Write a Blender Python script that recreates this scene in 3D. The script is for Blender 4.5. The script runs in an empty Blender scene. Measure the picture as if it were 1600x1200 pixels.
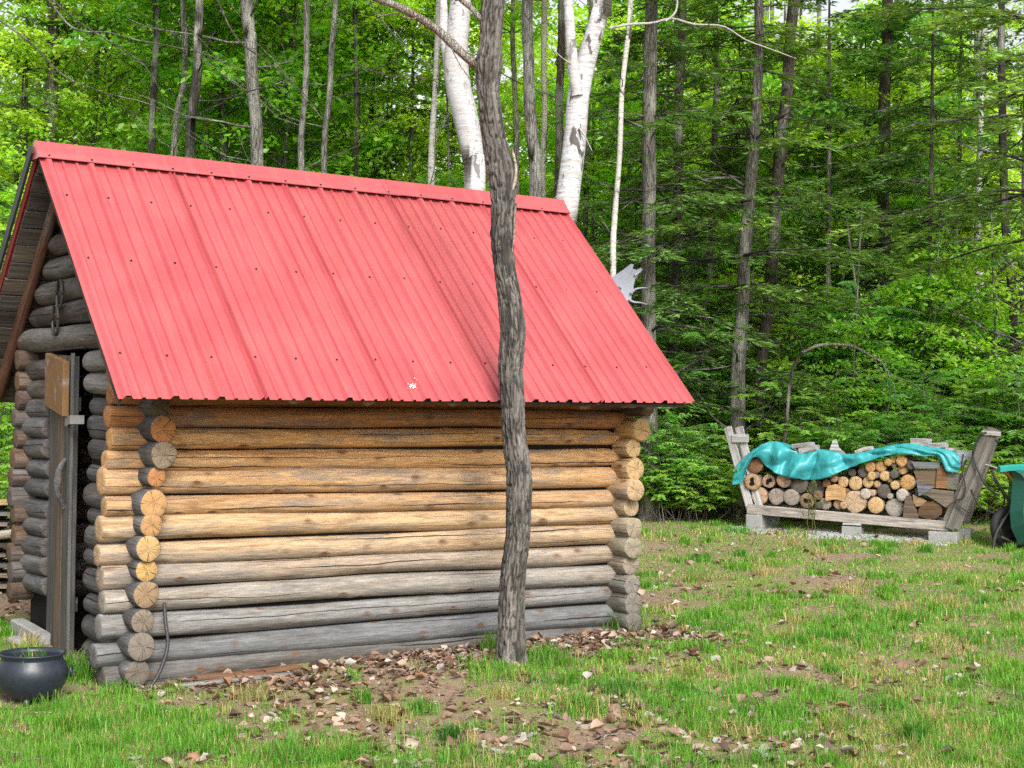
import bpy, math, random
import numpy as np
from mathutils import Matrix, Vector
R = math.radians
rng = np.random.default_rng(11)
random.seed(11)
S = bpy.context.scene
COL = S.collection

# ------------------------------------------------------------------ camera, sky, sun, exposure
F_PX, PITCH, ROLL, HCAM = 2336.03, R(1.2134), R(0.7198), 1.66
cam = bpy.data.objects.new('camera', bpy.data.cameras.new('camera'))
COL.objects.link(cam)
cam.data.sensor_width = 36
cam.data.lens = 36 * F_PX / 1600
cam.data.clip_start = 0.1
cam.data.clip_end = 2000
_c, _s = math.cos(PITCH), math.sin(PITCH)
_r, _u, _f = Vector((1, 0, 0)), Vector((0, -_s, _c)), Vector((0, _c, _s))
_cr, _sr = math.cos(ROLL), math.sin(ROLL)
_R2, _U2 = _r * _cr + _u * _sr, -_r * _sr + _u * _cr
cam.matrix_world = Matrix(((_R2.x, _U2.x, -_f.x, 0), (_R2.y, _U2.y, -_f.y, 0), (_R2.z, _U2.z, -_f.z, HCAM), (0, 0, 0, 1)))
S.camera = cam

SUN_EL, SUN_AZ = R(39), R(163)          # azimuth clockwise from +Y: behind the camera and a little to its right
world = bpy.data.worlds.new('World')
S.world = world
world.use_nodes = True
wn = world.node_tree
wn.nodes.clear()
sky = wn.nodes.new('ShaderNodeTexSky')
sky.sky_type = 'NISHITA'
sky.sun_disc = False
sky.sun_elevation = SUN_EL
sky.sun_rotation = SUN_AZ
sky.air_density = 1.0
sky.dust_density = 4.0
sky.ozone_density = 1.0
hs = wn.nodes.new('ShaderNodeHueSaturation')     # thin overcast: the sky's blue mostly washed out
hs.inputs['Saturation'].default_value = 0.22
bg = wn.nodes.new('ShaderNodeBackground')
bg.inputs['Strength'].default_value = 0.15
wo = wn.nodes.new('ShaderNodeOutputWorld')
wn.links.new(sky.outputs[0], hs.inputs['Color'])
wn.links.new(hs.outputs[0], bg.inputs['Color'])
wn.links.new(bg.outputs[0], wo.inputs['Surface'])

sl = bpy.data.lights.new('sun', 'SUN')
sl.energy = 2.1
sl.angle = R(22)
sl.color = (1.0, 0.95, 0.86)
sun = bpy.data.objects.new('sun', sl)
COL.objects.link(sun)
_sd = Vector((math.sin(SUN_AZ) * math.cos(SUN_EL), math.cos(SUN_AZ) * math.cos(SUN_EL), math.sin(SUN_EL)))
sun.rotation_euler = _sd.to_track_quat('Z', 'Y').to_euler()
sun.location = (0, -10, 30)

S.view_settings.view_transform = 'Standard'
S.view_settings.look = 'None'
S.view_settings.gamma = 1
S.view_settings.use_curve_mapping = False
S.view_settings.exposure = 0.78
S.render.engine = 'CYCLES'
cy = S.cycles
cy.max_bounces = 6
cy.diffuse_bounces = 4
cy.glossy_bounces = 2
cy.transmission_bounces = 4
cy.use_denoising = False

# ------------------------------------------------------------------ helpers
def ray(x, y):
    """direction through a point of the 1600 x 1200 photograph, scaled to unit depth"""
    u = _cr * (x - 800) + _sr * (y - 600)
    v = -_sr * (x - 800) + _cr * (y - 600)
    z = -v / F_PX
    d = np.array([u / F_PX, _c - z * _s, _s + z * _c])
    return d / d[1]
def at(x, y, Y):
    d = ray(x, y)
    return np.array([d[0] * Y, Y, HCAM + d[2] * Y])

def _h(i, j, k, seed):
    n = (i * 374761393 + j * 668265263 + k * 2147483647 + seed * 974711) & 0xffffffff
    n = ((n ^ (n >> 13)) * 1274126177) & 0xffffffff
    n = n ^ (n >> 16)
    return (n & 0xffff) / 65535.0
def vn(p, seed=0):
    """value noise, -1..1"""
    p = np.asarray(p, float)
    i = np.floor(p).astype(np.int64)
    f = p - i
    f = f * f * (3 - 2 * f)
    o = 0
    for a in (0, 1):
        for b in (0, 1):
            for c in (0, 1):
                w = (f[:, 0] if a else 1 - f[:, 0]) * (f[:, 1] if b else 1 - f[:, 1]) * (f[:, 2] if c else 1 - f[:, 2])
                o = o + w * _h(i[:, 0] + a, i[:, 1] + b, i[:, 2] + c, seed)
    return o * 2 - 1
def fbm(p, seed=0, oct=3):
    p = np.asarray(p, float)
    return sum(vn(p * 2 ** k, seed + k * 17) * 0.5 ** k for k in range(oct))
def vn2(x, y, s, seed=0):
    x = np.asarray(x, float)
    return vn(np.stack([x * s, np.asarray(y, float) * s, np.zeros_like(x)], 1), seed)

class Geo:
    def __init__(self):
        self.v, self.f, self.m, self.c, self.n = [], [], [], [], 0
    def add(self, verts, faces, mi=0, col=None):
        verts = np.asarray(verts, float).reshape(-1, 3)
        faces = np.asarray(faces, np.int64)
        if faces.ndim == 1:
            faces = faces[None]
        self.v.append(verts)
        self.f.append(faces + self.n)
        self.m.append(np.full(len(faces), mi))
        if col is None:
            col = np.ones((len(verts), 3))
        self.c.append(np.broadcast_to(np.asarray(col, float), (len(verts), 3)))
        self.n += len(verts)
        return self
    def mesh(self, name, mats, smooth=True, color=False):
        me = bpy.data.meshes.new(name)
        V = np.concatenate(self.v)
        tot = np.concatenate([np.full(len(a), a.shape[1]) for a in self.f])
        L = np.concatenate([a.ravel() for a in self.f])
        me.vertices.add(len(V))
        me.vertices.foreach_set('co', V.astype(np.float32).ravel())
        me.loops.add(len(L))
        me.loops.foreach_set('vertex_index', L.astype(np.int32))
        me.polygons.add(len(tot))
        me.polygons.foreach_set('loop_start', (np.cumsum(tot) - tot).astype(np.int32))
        me.polygons.foreach_set('loop_total', tot.astype(np.int32))
        me.polygons.foreach_set('material_index', np.concatenate(self.m).astype(np.int32))
        me.polygons.foreach_set('use_smooth', np.full(len(tot), smooth))
        if color:
            ca = me.color_attributes.new('Col', 'FLOAT_COLOR', 'POINT')
            C4 = np.ones((len(V), 4), np.float32)
            C4[:, :3] = np.concatenate(self.c)
            ca.data.foreach_set('color', C4.ravel())
        for m in (mats if isinstance(mats, (list, tuple)) else [mats]):
            me.materials.append(m)
        me.update(calc_edges=True)
        me.validate()
        return me

def obj(name, data, parent=None, M=None, color=None):
    o = bpy.data.objects.new(name, data)
    COL.objects.link(o)
    if parent is not None:
        o.parent = parent
    if M is not None:
        o.matrix_basis = M
    if color is not None:
        o.color = (*color, 1)
    return o
def tag(o, label=None, cat=None, group=None, kind=None):
    for k, v in (('label', label), ('category', cat), ('group', group), ('kind', kind)):
        if v:
            o[k] = v
    return o
def empty(name, loc, rz=0, **k):
    o = bpy.data.objects.new(name, None)
    COL.objects.link(o)
    o.empty_display_size = 0.2
    o.matrix_basis = Matrix.Translation(Vector(loc)) @ Matrix.Rotation(rz, 4, 'Z')
    return tag(o, **k)
def frame(p0, p1, up=(0, 0, 1)):
    """matrix whose X axis runs from p0 to p1; origin p0"""
    p0, p1 = Vector(p0), Vector(p1)
    x = (p1 - p0).normalized()
    y = Vector(up).cross(x)
    if y.length < 1e-4:
        y = Vector((0, 1, 0)).cross(x)
    y.normalize()
    z = x.cross(y)
    return Matrix(((x.x, y.x, z.x, p0.x), (x.y, y.y, z.y, p0.y), (x.z, y.z, z.z, p0.z), (0, 0, 0, 1))), (p1 - p0).length

def tube_arrays(path, rad, sides=10, wob=0.0, seed=0, closed=True):
    P = np.asarray(path, float)
    n = len(P)
    rad = np.broadcast_to(np.asarray(rad, float), (n,))
    T = np.gradient(P, axis=0)
    T /= np.linalg.norm(T, axis=1)[:, None] + 1e-9
    ref = np.array([0, 0, 1.0]) if abs(T[:, 2]).mean() < 0.8 else np.array([1.0, 0, 0])
    A = np.cross(T, ref)
    A /= np.linalg.norm(A, axis=1)[:, None] + 1e-9
    B = np.cross(T, A)
    ang = np.linspace(0, 2 * np.pi, sides, endpoint=False)
    rr = np.repeat(rad[:, None], sides, 1)
    if wob:
        q = np.stack([np.repeat(np.cos(ang)[None], n, 0).ravel() * 1.3, np.repeat(np.sin(ang)[None], n, 0).ravel() * 1.3, np.repeat(np.arange(n)[:, None] * 0.35, sides, 1).ravel()], 1)
        rr = rr * (1 + wob * vn(q, seed).reshape(n, sides))
    V = P[:, None] + A[:, None] * (np.cos(ang)[None, :, None] * rr[..., None]) + B[:, None] * (np.sin(ang)[None, :, None] * rr[..., None])
    i = np.arange(n - 1)[:, None] * sides
    j = np.arange(sides)[None]
    j2 = (j + 1) % sides
    Q = np.stack([i + j, i + j2, i + sides + j2, i + sides + j], -1).reshape(-1, 4)
    return V.reshape(-1, 3), Q
def add_tube(g, path, rad, sides=8, wob=0.0, seed=0, mi=0, capmi=None, col=None, caps=True):
    V, Q = tube_arrays(path, rad, sides, wob, seed)
    g.add(V, Q, mi, col)
    if caps:
        n = len(path)
        base = g.n - len(V)
        g.f.append(np.array([list(range(base, base + sides))])); g.m.append(np.array([mi if capmi is None else capmi]))
        g.f.append(np.array([list(range(base + (n - 1) * sides, base + n * sides))[::-1]])); g.m.append(np.array([mi if capmi is None else capmi]))
    return g
def smooth_path(pts, n=24):
    P = np.asarray(pts, float)
    if len(P) < 3:
        t = np.linspace(0, 1, n)[:, None]
        return P[0] * (1 - t) + P[-1] * t
    d = np.r_[0, np.cumsum(np.linalg.norm(np.diff(P, axis=0), axis=1))]
    Q = np.vstack([2 * P[0] - P[1], P, 2 * P[-1] - P[-2]])
    out = []
    for s in np.linspace(0, d[-1], n):
        i = min(np.searchsorted(d, s, 'right') - 1, len(P) - 2)
        t = (s - d[i]) / (d[i + 1] - d[i])
        a, b, c, e = Q[i], Q[i + 1], Q[i + 2], Q[i + 3]
        out.append(0.5 * ((2 * b) + (-a + c) * t + (2 * a - 5 * b + 4 * c - e) * t * t + (-a + 3 * b - 3 * c + e) * t ** 3))
    return np.array(out)
BOXF = np.array([[0, 3, 2, 1], [4, 5, 6, 7], [0, 1, 5, 4], [1, 2, 6, 5], [2, 3, 7, 6], [3, 0, 4, 7]])
def box_arrays(x0, x1, y0, y1, z0, z1, jit=0.0):
    V = np.array([[x0, y0, z0], [x1, y0, z0], [x1, y1, z0], [x0, y1, z0], [x0, y0, z1], [x1, y0, z1], [x1, y1, z1], [x0, y1, z1]], float)
    if jit:
        V += rng.uniform(-jit, jit, V.shape)
    return V, BOXF
def bevel_box_arrays(lx, ly, lz, b, jit=0.0):
    """box centred on y, z, x from 0 to lx, long edges chamfered"""
    y, z = ly / 2, lz / 2
    prof = [(-y + b, -z), (y - b, -z), (y, -z + b), (y, z - b), (y - b, z), (-y + b, z), (-y, z - b), (-y, -z + b)]
    n = 3
    V = []
    for k in range(n):
        x = lx * k / (n - 1)
        off = rng.uniform(-jit, jit, 2)
        V += [(x + (rng.uniform(-jit, jit) if k != 1 else 0), p + off[0], q + off[1]) for p, q in prof]
    F = []
    for k in range(n - 1):
        for j in range(8):
            F.append([k * 8 + j, k * 8 + (j + 1) % 8, (k + 1) * 8 + (j + 1) % 8, (k + 1) * 8 + j])
    return np.array(V), np.array(F), [list(range(8))[::-1], list(range((n - 1) * 8, n * 8))]
def plank(name, p0, p1, w, t, mat, parent=None, up=(0, 0, 1), color=None, jit=0.002, b=0.003, F=None):
    """board from p0 to p1: w is its width (local y), t its thickness (local z, along up)"""
    M, L = frame(p0, p1, up)
    V, Q, caps = bevel_box_arrays(L, w, t, min(b, t * 0.3), jit)
    g = Geo().add(V, Q)
    for c in caps:
        g.f.append(np.array([c])); g.m.append(np.array([0]))
    if F is not None:
        M = F @ M
    return obj(name, g.mesh(name, mat, smooth=False), parent, M, color)

# ------------------------------------------------------------------ node material helper
class NT:
    def __init__(self, name):
        self.m = bpy.data.materials.new(name)
        self.m.use_nodes = True
        self.t = self.m.node_tree
        self.t.nodes.clear()
        self.out = self.t.nodes.new('ShaderNodeOutputMaterial')
    def n(self, kind, **k):
        nd = self.t.nodes.new(kind)
        for a, b in k.items():
            setattr(nd, a, b)
        return nd
    def l(self, a, b):
        self.t.links.new(a, b)
    def put(self, sock, v):
        if isinstance(v, bpy.types.NodeSocket):
            self.l(v, sock)
        elif v is not None:
            if isinstance(v, (tuple, list)) and len(v) == 3 and sock.type == 'RGBA':
                v = (*v, 1)
            sock.default_value = v
    def math(self, op, a, b=0.0, c=None, clamp=False):
        nd = self.n('ShaderNodeMath', operation=op, use_clamp=clamp)
        self.put(nd.inputs[0], a)
        self.put(nd.inputs[1], b)
        if c is not None:
            self.put(nd.inputs[2], c)
        return nd.outputs[0]
    def mix(self, f, a, b, blend='MIX'):
        nd = self.n('ShaderNodeMix', data_type='RGBA', blend_type=blend)
        self.put(nd.inputs[0], f)
        self.put(nd.inputs[6], a)
        self.put(nd.inputs[7], b)
        return nd.outputs[2]
    def ramp(self, f, stops, interp='LINEAR'):
        nd = self.n('ShaderNodeValToRGB')
        cr = nd.color_ramp
        cr.interpolation = interp
        while len(cr.elements) > 1:
            cr.elements.remove(cr.elements[-1])
        for i, (p, c) in enumerate(stops):
            e = cr.elements[0] if i == 0 else cr.elements.new(p)
            e.position = p
            c = (c, c, c) if isinstance(c, (int, float)) else c
            e.color = (*c, 1)
        self.put(nd.inputs[0], f)
        return nd.outputs[0]
    def coords(self, kind='Object', scale=(1, 1, 1), rnd=True):
        tc = self.n('ShaderNodeTexCoord')
        mp = self.n('ShaderNodeMapping')
        mp.inputs['Scale'].default_value = scale
        self.l(tc.outputs[kind], mp.inputs['Vector'])
        if rnd and kind == 'Object':
            oi = self.n('ShaderNodeObjectInfo')
            cb = self.n('ShaderNodeCombineXYZ')
            r = self.math('MULTIPLY', oi.outputs['Random'], 57.0)
            for k in range(3):
                self.l(r, cb.inputs[k])
            self.l(cb.outputs[0], mp.inputs['Location'])
        return mp.outputs[0]
    def noise(self, vec, scale=5, detail=4, rough=0.55, dist=0.0):
        nd = self.n('ShaderNodeTexNoise')
        self.l(vec, nd.inputs['Vector'])
        nd.inputs['Scale'].default_value = scale
        nd.inputs['Detail'].default_value = detail
        nd.inputs['Roughness'].default_value = rough
        nd.inputs['Distortion'].default_value = dist
        return nd.outputs['Fac']
    def voronoi(self, vec, scale=5, feature='F1', out='Distance'):
        nd = self.n('ShaderNodeTexVoronoi', feature=feature)
        self.l(vec, nd.inputs['Vector'])
        nd.inputs['Scale'].default_value = scale
        return nd.outputs[out]
    def bump(self, h, dist=0.01, strength=1.0):
        nd = self.n('ShaderNodeBump')
        nd.inputs['Distance'].default_value = dist
        nd.inputs['Strength'].default_value = strength
        self.put(nd.inputs['Height'], h)
        return nd.outputs[0]
    def principled(self, color, rough=0.8, metal=0.0, normal=None, spec=0.3):
        nd = self.n('ShaderNodeBsdfPrincipled')
        self.put(nd.inputs['Base Color'], color)
        self.put(nd.inputs['Roughness'], rough)
        self.put(nd.inputs['Metallic'], metal)
        self.put(nd.inputs['Specular IOR Level'], spec)
        if normal is not None:
            self.l(normal, nd.inputs['Normal'])
        self.l(nd.outputs[0], self.out.inputs[0])
        return self.m
    def ocol(self):
        return self.n('ShaderNodeObjectInfo').outputs['Color']
    def acol(self):
        nd = self.n('ShaderNodeAttribute')
        nd.attribute_name = 'Col'
        return nd.outputs['Color']

def mat_log(name='log_wood'):
    k = NT(name)
    base = k.ocol()
    big = k.noise(k.coords(scale=(1.1, 5, 5)), 1.0, 3, 0.6)
    streak = k.noise(k.coords(scale=(2.2, 38, 38)), 1.0, 5, 0.65, 0.6)
    fine = k.noise(k.coords(scale=(12, 180, 180)), 1.0, 3, 0.6)
    # silvery weathering in long streaks
    pt = k.noise(k.coords(scale=(1.6, 9, 9)), 1.0, 5, 0.7, 0.3)
    c = k.mix(k.ramp(big, [(0.48, 0), (0.70, 0.45)]), base, (0.25, 0.245, 0.245))
    c = k.mix(k.ramp(pt, [(0.50, 0), (0.62, 0.6)]), c, (0.17, 0.17, 0.18))
    c = k.mix(k.ramp(pt, [(0.34, 0.5), (0.46, 0)]), c, k.mix(1.0, base, (0.55, 0.42, 0.32), 'MULTIPLY'))
    c = k.mix(1.0, c, k.ramp(streak, [(0.20, (0.36, 0.30, 0.25)), (0.40, (0.82, 0.78, 0.74)), (0.60, (1.12, 1.10, 1.07)), (0.8, (1.5, 1.48, 1.44))]), 'MULTIPLY')
    c = k.mix(0.8, c, k.ramp(fine, [(0.3, 0.5), (0.7, 1.2)]), 'MULTIPLY')
    st = k.noise(k.coords(scale=(4, 22, 22)), 1.0, 6, 0.75, 0.5)
    c = k.mix(k.ramp(st, [(0.60, 0), (0.70, 0.6)]), c, (0.10, 0.08, 0.065))
    # knots
    kn = k.voronoi(k.coords(scale=(4.2, 9, 9)), 1.0)
    c = k.mix(k.ramp(kn, [(0.08, 0.9), (0.12, 0.5), (0.22, 0)]), c, (0.13, 0.065, 0.035))
    # drying checks: a few dark splits that follow the grain, each from here to there
    tc = k.n('ShaderNodeTexCoord')
    sp = k.n('ShaderNodeSeparateXYZ')
    k.l(tc.outputs['Object'], sp.inputs[0])
    ang = k.math('ARCTAN2', sp.outputs[2], sp.outputs[1])
    rnd = k.n('ShaderNodeObjectInfo').outputs['Random']
    ckm = None
    for q in range(7):
        cb = k.n('ShaderNodeCombineXYZ')
        k.l(k.math('ADD', sp.outputs[0], k.math('MULTIPLY', rnd, 91.0 + 13 * q)), cb.inputs[0])
        cb.inputs[1].default_value = q * 7.7
        wan = k.noise(cb.outputs[0], 1.1, 4, 0.55)
        gate = k.noise(cb.outputs[0], 0.75 + 0.2 * (q % 3), 1, 0.3)
        th = k.math('MULTIPLY_ADD', wan, 1.1, k.math('MULTIPLY', k.math('FRACT', k.math('MULTIPLY_ADD', rnd, 17.3, q * 0.143)), 6.283))
        d = k.math('SUBTRACT', ang, th)
        d = k.math('ABSOLUTE', k.math('SINE', k.math('MULTIPLY', d, 0.5)))
        w = k.ramp(gate, [(0.50, 0), (0.62, 0.030 if q % 2 else 0.017)])
        m_ = k.math('MULTIPLY', k.math('SUBTRACT', w, d), 130.0, clamp=True)
        ckm = m_ if ckm is None else k.math('MAXIMUM', ckm, m_)
    c = k.mix(k.math('MULTIPLY', ckm, 0.93), c, (0.016, 0.012, 0.010))
    h = k.math('ADD', k.math('MULTIPLY', streak, 0.40), k.math('MULTIPLY', fine, 0.18))
    h = k.math('SUBTRACT', h, k.math('MULTIPLY', ckm, 1.0))
    h = k.math('ADD', h, k.math('MULTIPLY', k.ramp(kn, [(0.05, 0.2), (0.12, 0.6), (0.25, 0)]), 0.5))
    return k.principled(c, 0.8, normal=k.bump(h, 0.012, 1.0), spec=0.25)
def mat_end(name='log_end_grain'):
    k = NT(name)
    tc = k.n('ShaderNodeTexCoord')
    sp = k.n('ShaderNodeSeparateXYZ')
    k.l(tc.outputs['Object'], sp.inputs[0])
    y, z = sp.outputs[1], sp.outputs[2]
    wobble = k.math('MULTIPLY', k.math('SUBTRACT', k.noise(k.coords(scale=(0, 14, 14)), 1.0, 2), 0.5), 0.03)
    r = k.math('ADD', k.math('SQRT', k.math('ADD', k.math('MULTIPLY', y, y), k.math('MULTIPLY', z, z))), wobble)
    ring = k.math('SINE', k.math('MULTIPLY', r, 900.0))
    ang = k.math('ARCTAN2', z, y)
    oi = k.n('ShaderNodeObjectInfo')
    cb = k.n('ShaderNodeCombineXYZ')
    k.l(k.math('ADD', k.math('MULTIPLY', ang, 3.0), k.math('MULTIPLY', oi.outputs['Random'], 40.0)), cb.inputs[0])
    k.l(k.math('MULTIPLY', r, 3.0), cb.inputs[1])
    nz = k.noise(cb.outputs[0], 1.25, 2, 0.5)
    ck = k.ramp(k.math('ABSOLUTE', k.math('SUBTRACT', nz, 0.5)), [(0.003, 1), (0.014, 0)])
    ck = k.math('MULTIPLY', ck, k.ramp(k.noise(cb.outputs[0], 0.9, 1, 0.4), [(0.46, 0), (0.54, 1)]))
    c = k.mix(k.math('MULTIPLY_ADD', ring, 0.20, 0.20), k.ocol(), (0.16, 0.09, 0.045))
    pt = k.noise(k.coords(scale=(20, 20, 20)), 1.2, 5, 0.7)
    c = k.mix(k.ramp(pt, [(0.32, 0.5), (0.5, 0)]), c, (0.14, 0.11, 0.09))
    c = k.mix(k.math('MULTIPLY', ck, 0.7), c, (0.05, 0.03, 0.018))
    h = k.math('SUBTRACT', k.math('MULTIPLY', pt, 0.4), ck)
    return k.principled(c, 0.85, normal=k.bump(h, 0.006), spec=0.2)
def mat_plank(name='weathered_board'):
    k = NT(name)
    s1 = k.noise(k.coords(scale=(2, 40, 40)), 1.0, 5, 0.65, 0.4)
    s2 = k.noise(k.coords(scale=(3, 9, 9)), 1.0, 4, 0.6)
    c = k.mix(1.0, k.ocol(), k.ramp(s1, [(0.25, 0.25), (0.5, 0.9), (0.75, 1.7)]), 'MULTIPLY')
    c = k.mix(k.ramp(s2, [(0.52, 0), (0.68, 0.6)]), c, (0.10, 0.085, 0.07))
    return k.principled(c, 0.85, normal=k.bump(s1, 0.006), spec=0.2)
def mat_bark(name, ridge=1.0, sc=(30, 30, 5)):
    k = NT(name)
    v = k.coords(scale=sc)
    n1 = k.noise(v, 1.0, 6, 0.7, 0.5)
    n2 = k.noise(k.coords(scale=(4, 4, 1.5)), 1.0, 4, 0.6)
    vo = k.voronoi(k.coords(scale=(sc[0] * 1.4, sc[1] * 1.4, sc[2])), 1.0, 'DISTANCE_TO_EDGE')
    c = k.mix(1.0, k.ocol(), k.ramp(n1, [(0.25, 0.25), (0.5, 0.85), (0.72, 1.5)]), 'MULTIPLY')
    c = k.mix(k.ramp(vo, [(0.02, 0.75), (0.10, 0)]), c, (0.028, 0.023, 0.02))
    c = k.mix(k.ramp(n2, [(0.5, 0), (0.66, 0.55)]), c, (0.42, 0.42, 0.38))
    c = k.mix(k.ramp(n2, [(0.3, 0.5), (0.42, 0)]), c, (0.045, 0.04, 0.035))
    h = k.math('ADD', n1, k.ramp(vo, [(0.0, 0), (0.12, 0.6)]))
    return k.principled(c, 0.9, normal=k.bump(h, 0.012 * ridge), spec=0.15)
def mat_birch(name='birch_bark'):
    k = NT(name)
    band = k.noise(k.coords(scale=(3.0, 3.0, 38)), 1.0, 5, 0.7, 0.4)
    pat = k.noise(k.coords(scale=(7, 7, 3.2)), 1.0, 5, 0.65, 1.2)
    len_ = k.noise(k.coords(scale=(16, 16, 95)), 1.0, 2, 0.5)
    c = k.mix(k.ramp(band, [(0.38, 0.85), (0.56, 0)]), k.ocol(), (0.33, 0.29, 0.26))
    c = k.mix(k.ramp(len_, [(0.60, 0), (0.65, 0.75)]), c, (0.16, 0.14, 0.13))
    c = k.mix(k.ramp(pat, [(0.585, 0), (0.625, 0.95)]), c, (0.06, 0.05, 0.045))
    c = k.mix(k.ramp(k.noise(k.coords(scale=(3, 3, 1)), 1.0, 3), [(0.45, 0), (0.65, 0.5)]), c, (0.36, 0.34, 0.34))
    return k.principled(c, 0.6, normal=k.bump(k.math('ADD', band, k.math('MULTIPLY', pat, 0.6)), 0.006), spec=0.3)
def mat_leaf(name, trans=0.45, rough=0.5, gloss=0.06):
    k = NT(name)
    c = k.acol()
    oi = k.n('ShaderNodeObjectInfo')
    c = k.mix(1.0, c, k.ramp(oi.outputs['Random'], [(0, (0.80, 0.86, 0.9)), (0.5, (1, 1, 1)), (1, (1.2, 1.1, 0.9))]), 'MULTIPLY')
    d = k.n('ShaderNodeBsdfDiffuse')
    t = k.n('ShaderNodeBsdfTranslucent')
    k.put(d.inputs[0], c)
    k.put(t.inputs[0], k.mix(1.0, c, (1.35, 1.2, 0.6), 'MULTIPLY'))
    m = k.n('ShaderNodeMixShader')
    m.inputs[0].default_value = trans
    k.l(d.outputs[0], m.inputs[1])
    k.l(t.outputs[0], m.inputs[2])
    g = k.n('ShaderNodeBsdfGlossy')
    g.inputs['Roughness'].default_value = rough
    m2 = k.n('ShaderNodeMixShader')
    m2.inputs[0].default_value = gloss
    k.l(m.outputs[0], m2.inputs[1])
    k.l(g.outputs[0], m2.inputs[2])
    k.l(m2.outputs[0], k.out.inputs[0])
    return k.m
def mat_plain(name, color, rough=0.7, metal=0.0, spec=0.3, nscale=20, var=0.35, bump=0.002):
    k = NT(name)
    n1 = k.noise(k.coords(), nscale, 5, 0.65)
    n2 = k.noise(k.coords(), nscale * 0.17, 3, 0.6)
    f = k.ramp(k.math('ADD', k.math('MULTIPLY', n1, 0.5), k.math('MULTIPLY', n2, 0.5)), [(0.3, 1 - var), (0.7, 1 + var)])
    c = k.mix(1.0, color, f, 'MULTIPLY')
    return k.principled(c, rough, metal, k.bump(n1, bump), spec)
def mat_ground():
    k = NT('soil_and_moss')
    v = k.coords('Object', rnd=False)
    a = k.noise(v, 1.1, 5, 0.65)
    b = k.noise(v, 9, 6, 0.7)
    c_ = k.noise(v, 60, 4, 0.7)
    dirt = k.mix(b, (0.15, 0.10, 0.075), (0.40, 0.29, 0.21))
    dirt = k.mix(0.7, dirt, k.ramp(c_, [(0.3, 0.5), (0.7, 1.4)]), 'MULTIPLY')
    moss = k.mix(c_, (0.10, 0.15, 0.03), (0.26, 0.31, 0.08))
    c = k.mix(k.ramp(k.math('ADD', k.math('MULTIPLY', a, 0.6), k.math('MULTIPLY', b, 0.4)), [(0.47, 0), (0.58, 0.8)]), dirt, moss)
    h = k.math('ADD', k.math('MULTIPLY', b, 0.6), k.math('MULTIPLY', c_, 0.4))
    return k.principled(c, 0.95, normal=k.bump(h, 0.03), spec=0.1)
def mat_roof(name='red_painted_steel', rough=0.20, wave=1.0):
    k = NT(name)
    n = k.noise(k.coords(scale=(1, 1, 1)), 2.5, 5, 0.6)
    s = k.noise(k.coords(scale=(28, 1.2, 1.2)), 1.0, 4, 0.6)
    c = k.mix(k.ramp(n, [(0.35, 0), (0.7, 1)]), (0.37, 0.060, 0.068), (0.43, 0.080, 0.086))
    c = k.mix(k.ramp(s, [(0.5, 0), (0.8, 0.35)]), c, (0.50, 0.17, 0.165))
    f = k.noise(k.coords(), 160, 2, 0.5)
    c = k.mix(k.ramp(f, [(0.64, 0), (0.72, 0.25)]), c, (0.75, 0.35, 0.33))
    d1 = k.noise(k.coords(scale=(9, 1.5, 1.5), rnd=False), 1.0, 5, 0.7)
    c = k.mix(k.ramp(d1, [(0.52, 0), (0.72, 0.35)]), c, (0.36, 0.10, 0.09))
    wv = k.noise(k.coords(scale=(2.2, 0.7, 0.7), rnd=False), 1.0, 2, 0.5)
    return k.principled(c, k.math('MULTIPLY_ADD', d1, 0.3, rough), 0.0, k.bump(k.math('ADD', k.math('MULTIPLY', wv, wave), k.math('MULTIPLY', f, 0.02)), 0.02), 0.8)
def mat_tarp():
    k = NT('turquoise_tarpaulin')
    n = k.noise(k.coords(), 9, 4, 0.6)
    w = k.noise(k.coords(), 300, 1)
    c = k.mix(n, (0.02, 0.24, 0.27), (0.05, 0.34, 0.37))
    d = k.n('ShaderNodeBsdfPrincipled')
    k.put(d.inputs['Base Color'], c)
    d.inputs['Roughness'].default_value = 0.42
    k.l(k.bump(k.math('ADD', n, k.math('MULTIPLY', w, 0.1)), 0.006), d.inputs['Normal'])
    k.l(d.outputs[0], k.out.inputs[0])
    return k.m

M_LOG, M_END, M_PLANK = mat_log(), mat_end(), mat_plank()
M_BARK = mat_bark('grey_bark')
M_ROUGH = mat_bark('shaggy_bark', 1.6, (55, 55, 7))
M_BIRCH = mat_birch()
M_LEAF = mat_leaf('broad_leaf', 0.58)
M_NEEDLE = mat_leaf('conifer_needles', 0.35, 0.5, 0.05)
M_GRASS = mat_leaf('grass_blade', 0.42, 0.5, 0.02)
M_LITTER = mat_leaf('dead_leaf', 0.15, 0.6, 0.03)
M_GROUND = mat_ground()
M_RED = mat_roof()
M_CAP = mat_roof('red_ridge_steel', 0.02, 0.0)
M_TARP = mat_tarp()
M_DARKMETAL = mat_plain('dark_flashing', (0.035, 0.04, 0.042), 0.5, 0.2)
M_STEEL = mat_plain('galvanised_steel', (0.25, 0.25, 0.25), 0.45, 0.7)
M_IRON = mat_plain('old_iron', (0.06, 0.058, 0.056), 0.55, 0.6)
M_CAST = mat_plain('blue_black_enamel', (0.018, 0.024, 0.036), 0.38, 0.0, 0.5, 30, 0.4)
M_CONC = mat_plain('concrete', (0.27, 0.27, 0.265), 0.9, 0, 0.2, 60, 0.25, 0.004)
M_GREEN = mat_plain('green_plastic', (0.012, 0.085, 0.062), 0.4, 0, 0.5, 8, 0.2, 0.001)
M_TEAL = mat_plain('teal_plastic', (0.02, 0.27, 0.24), 0.45, 0, 0.5, 8, 0.15, 0.001)
M_RUBBER = mat_plain('black_rubber', (0.018, 0.018, 0.019), 0.7, 0, 0.3, 30, 0.4)
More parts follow.
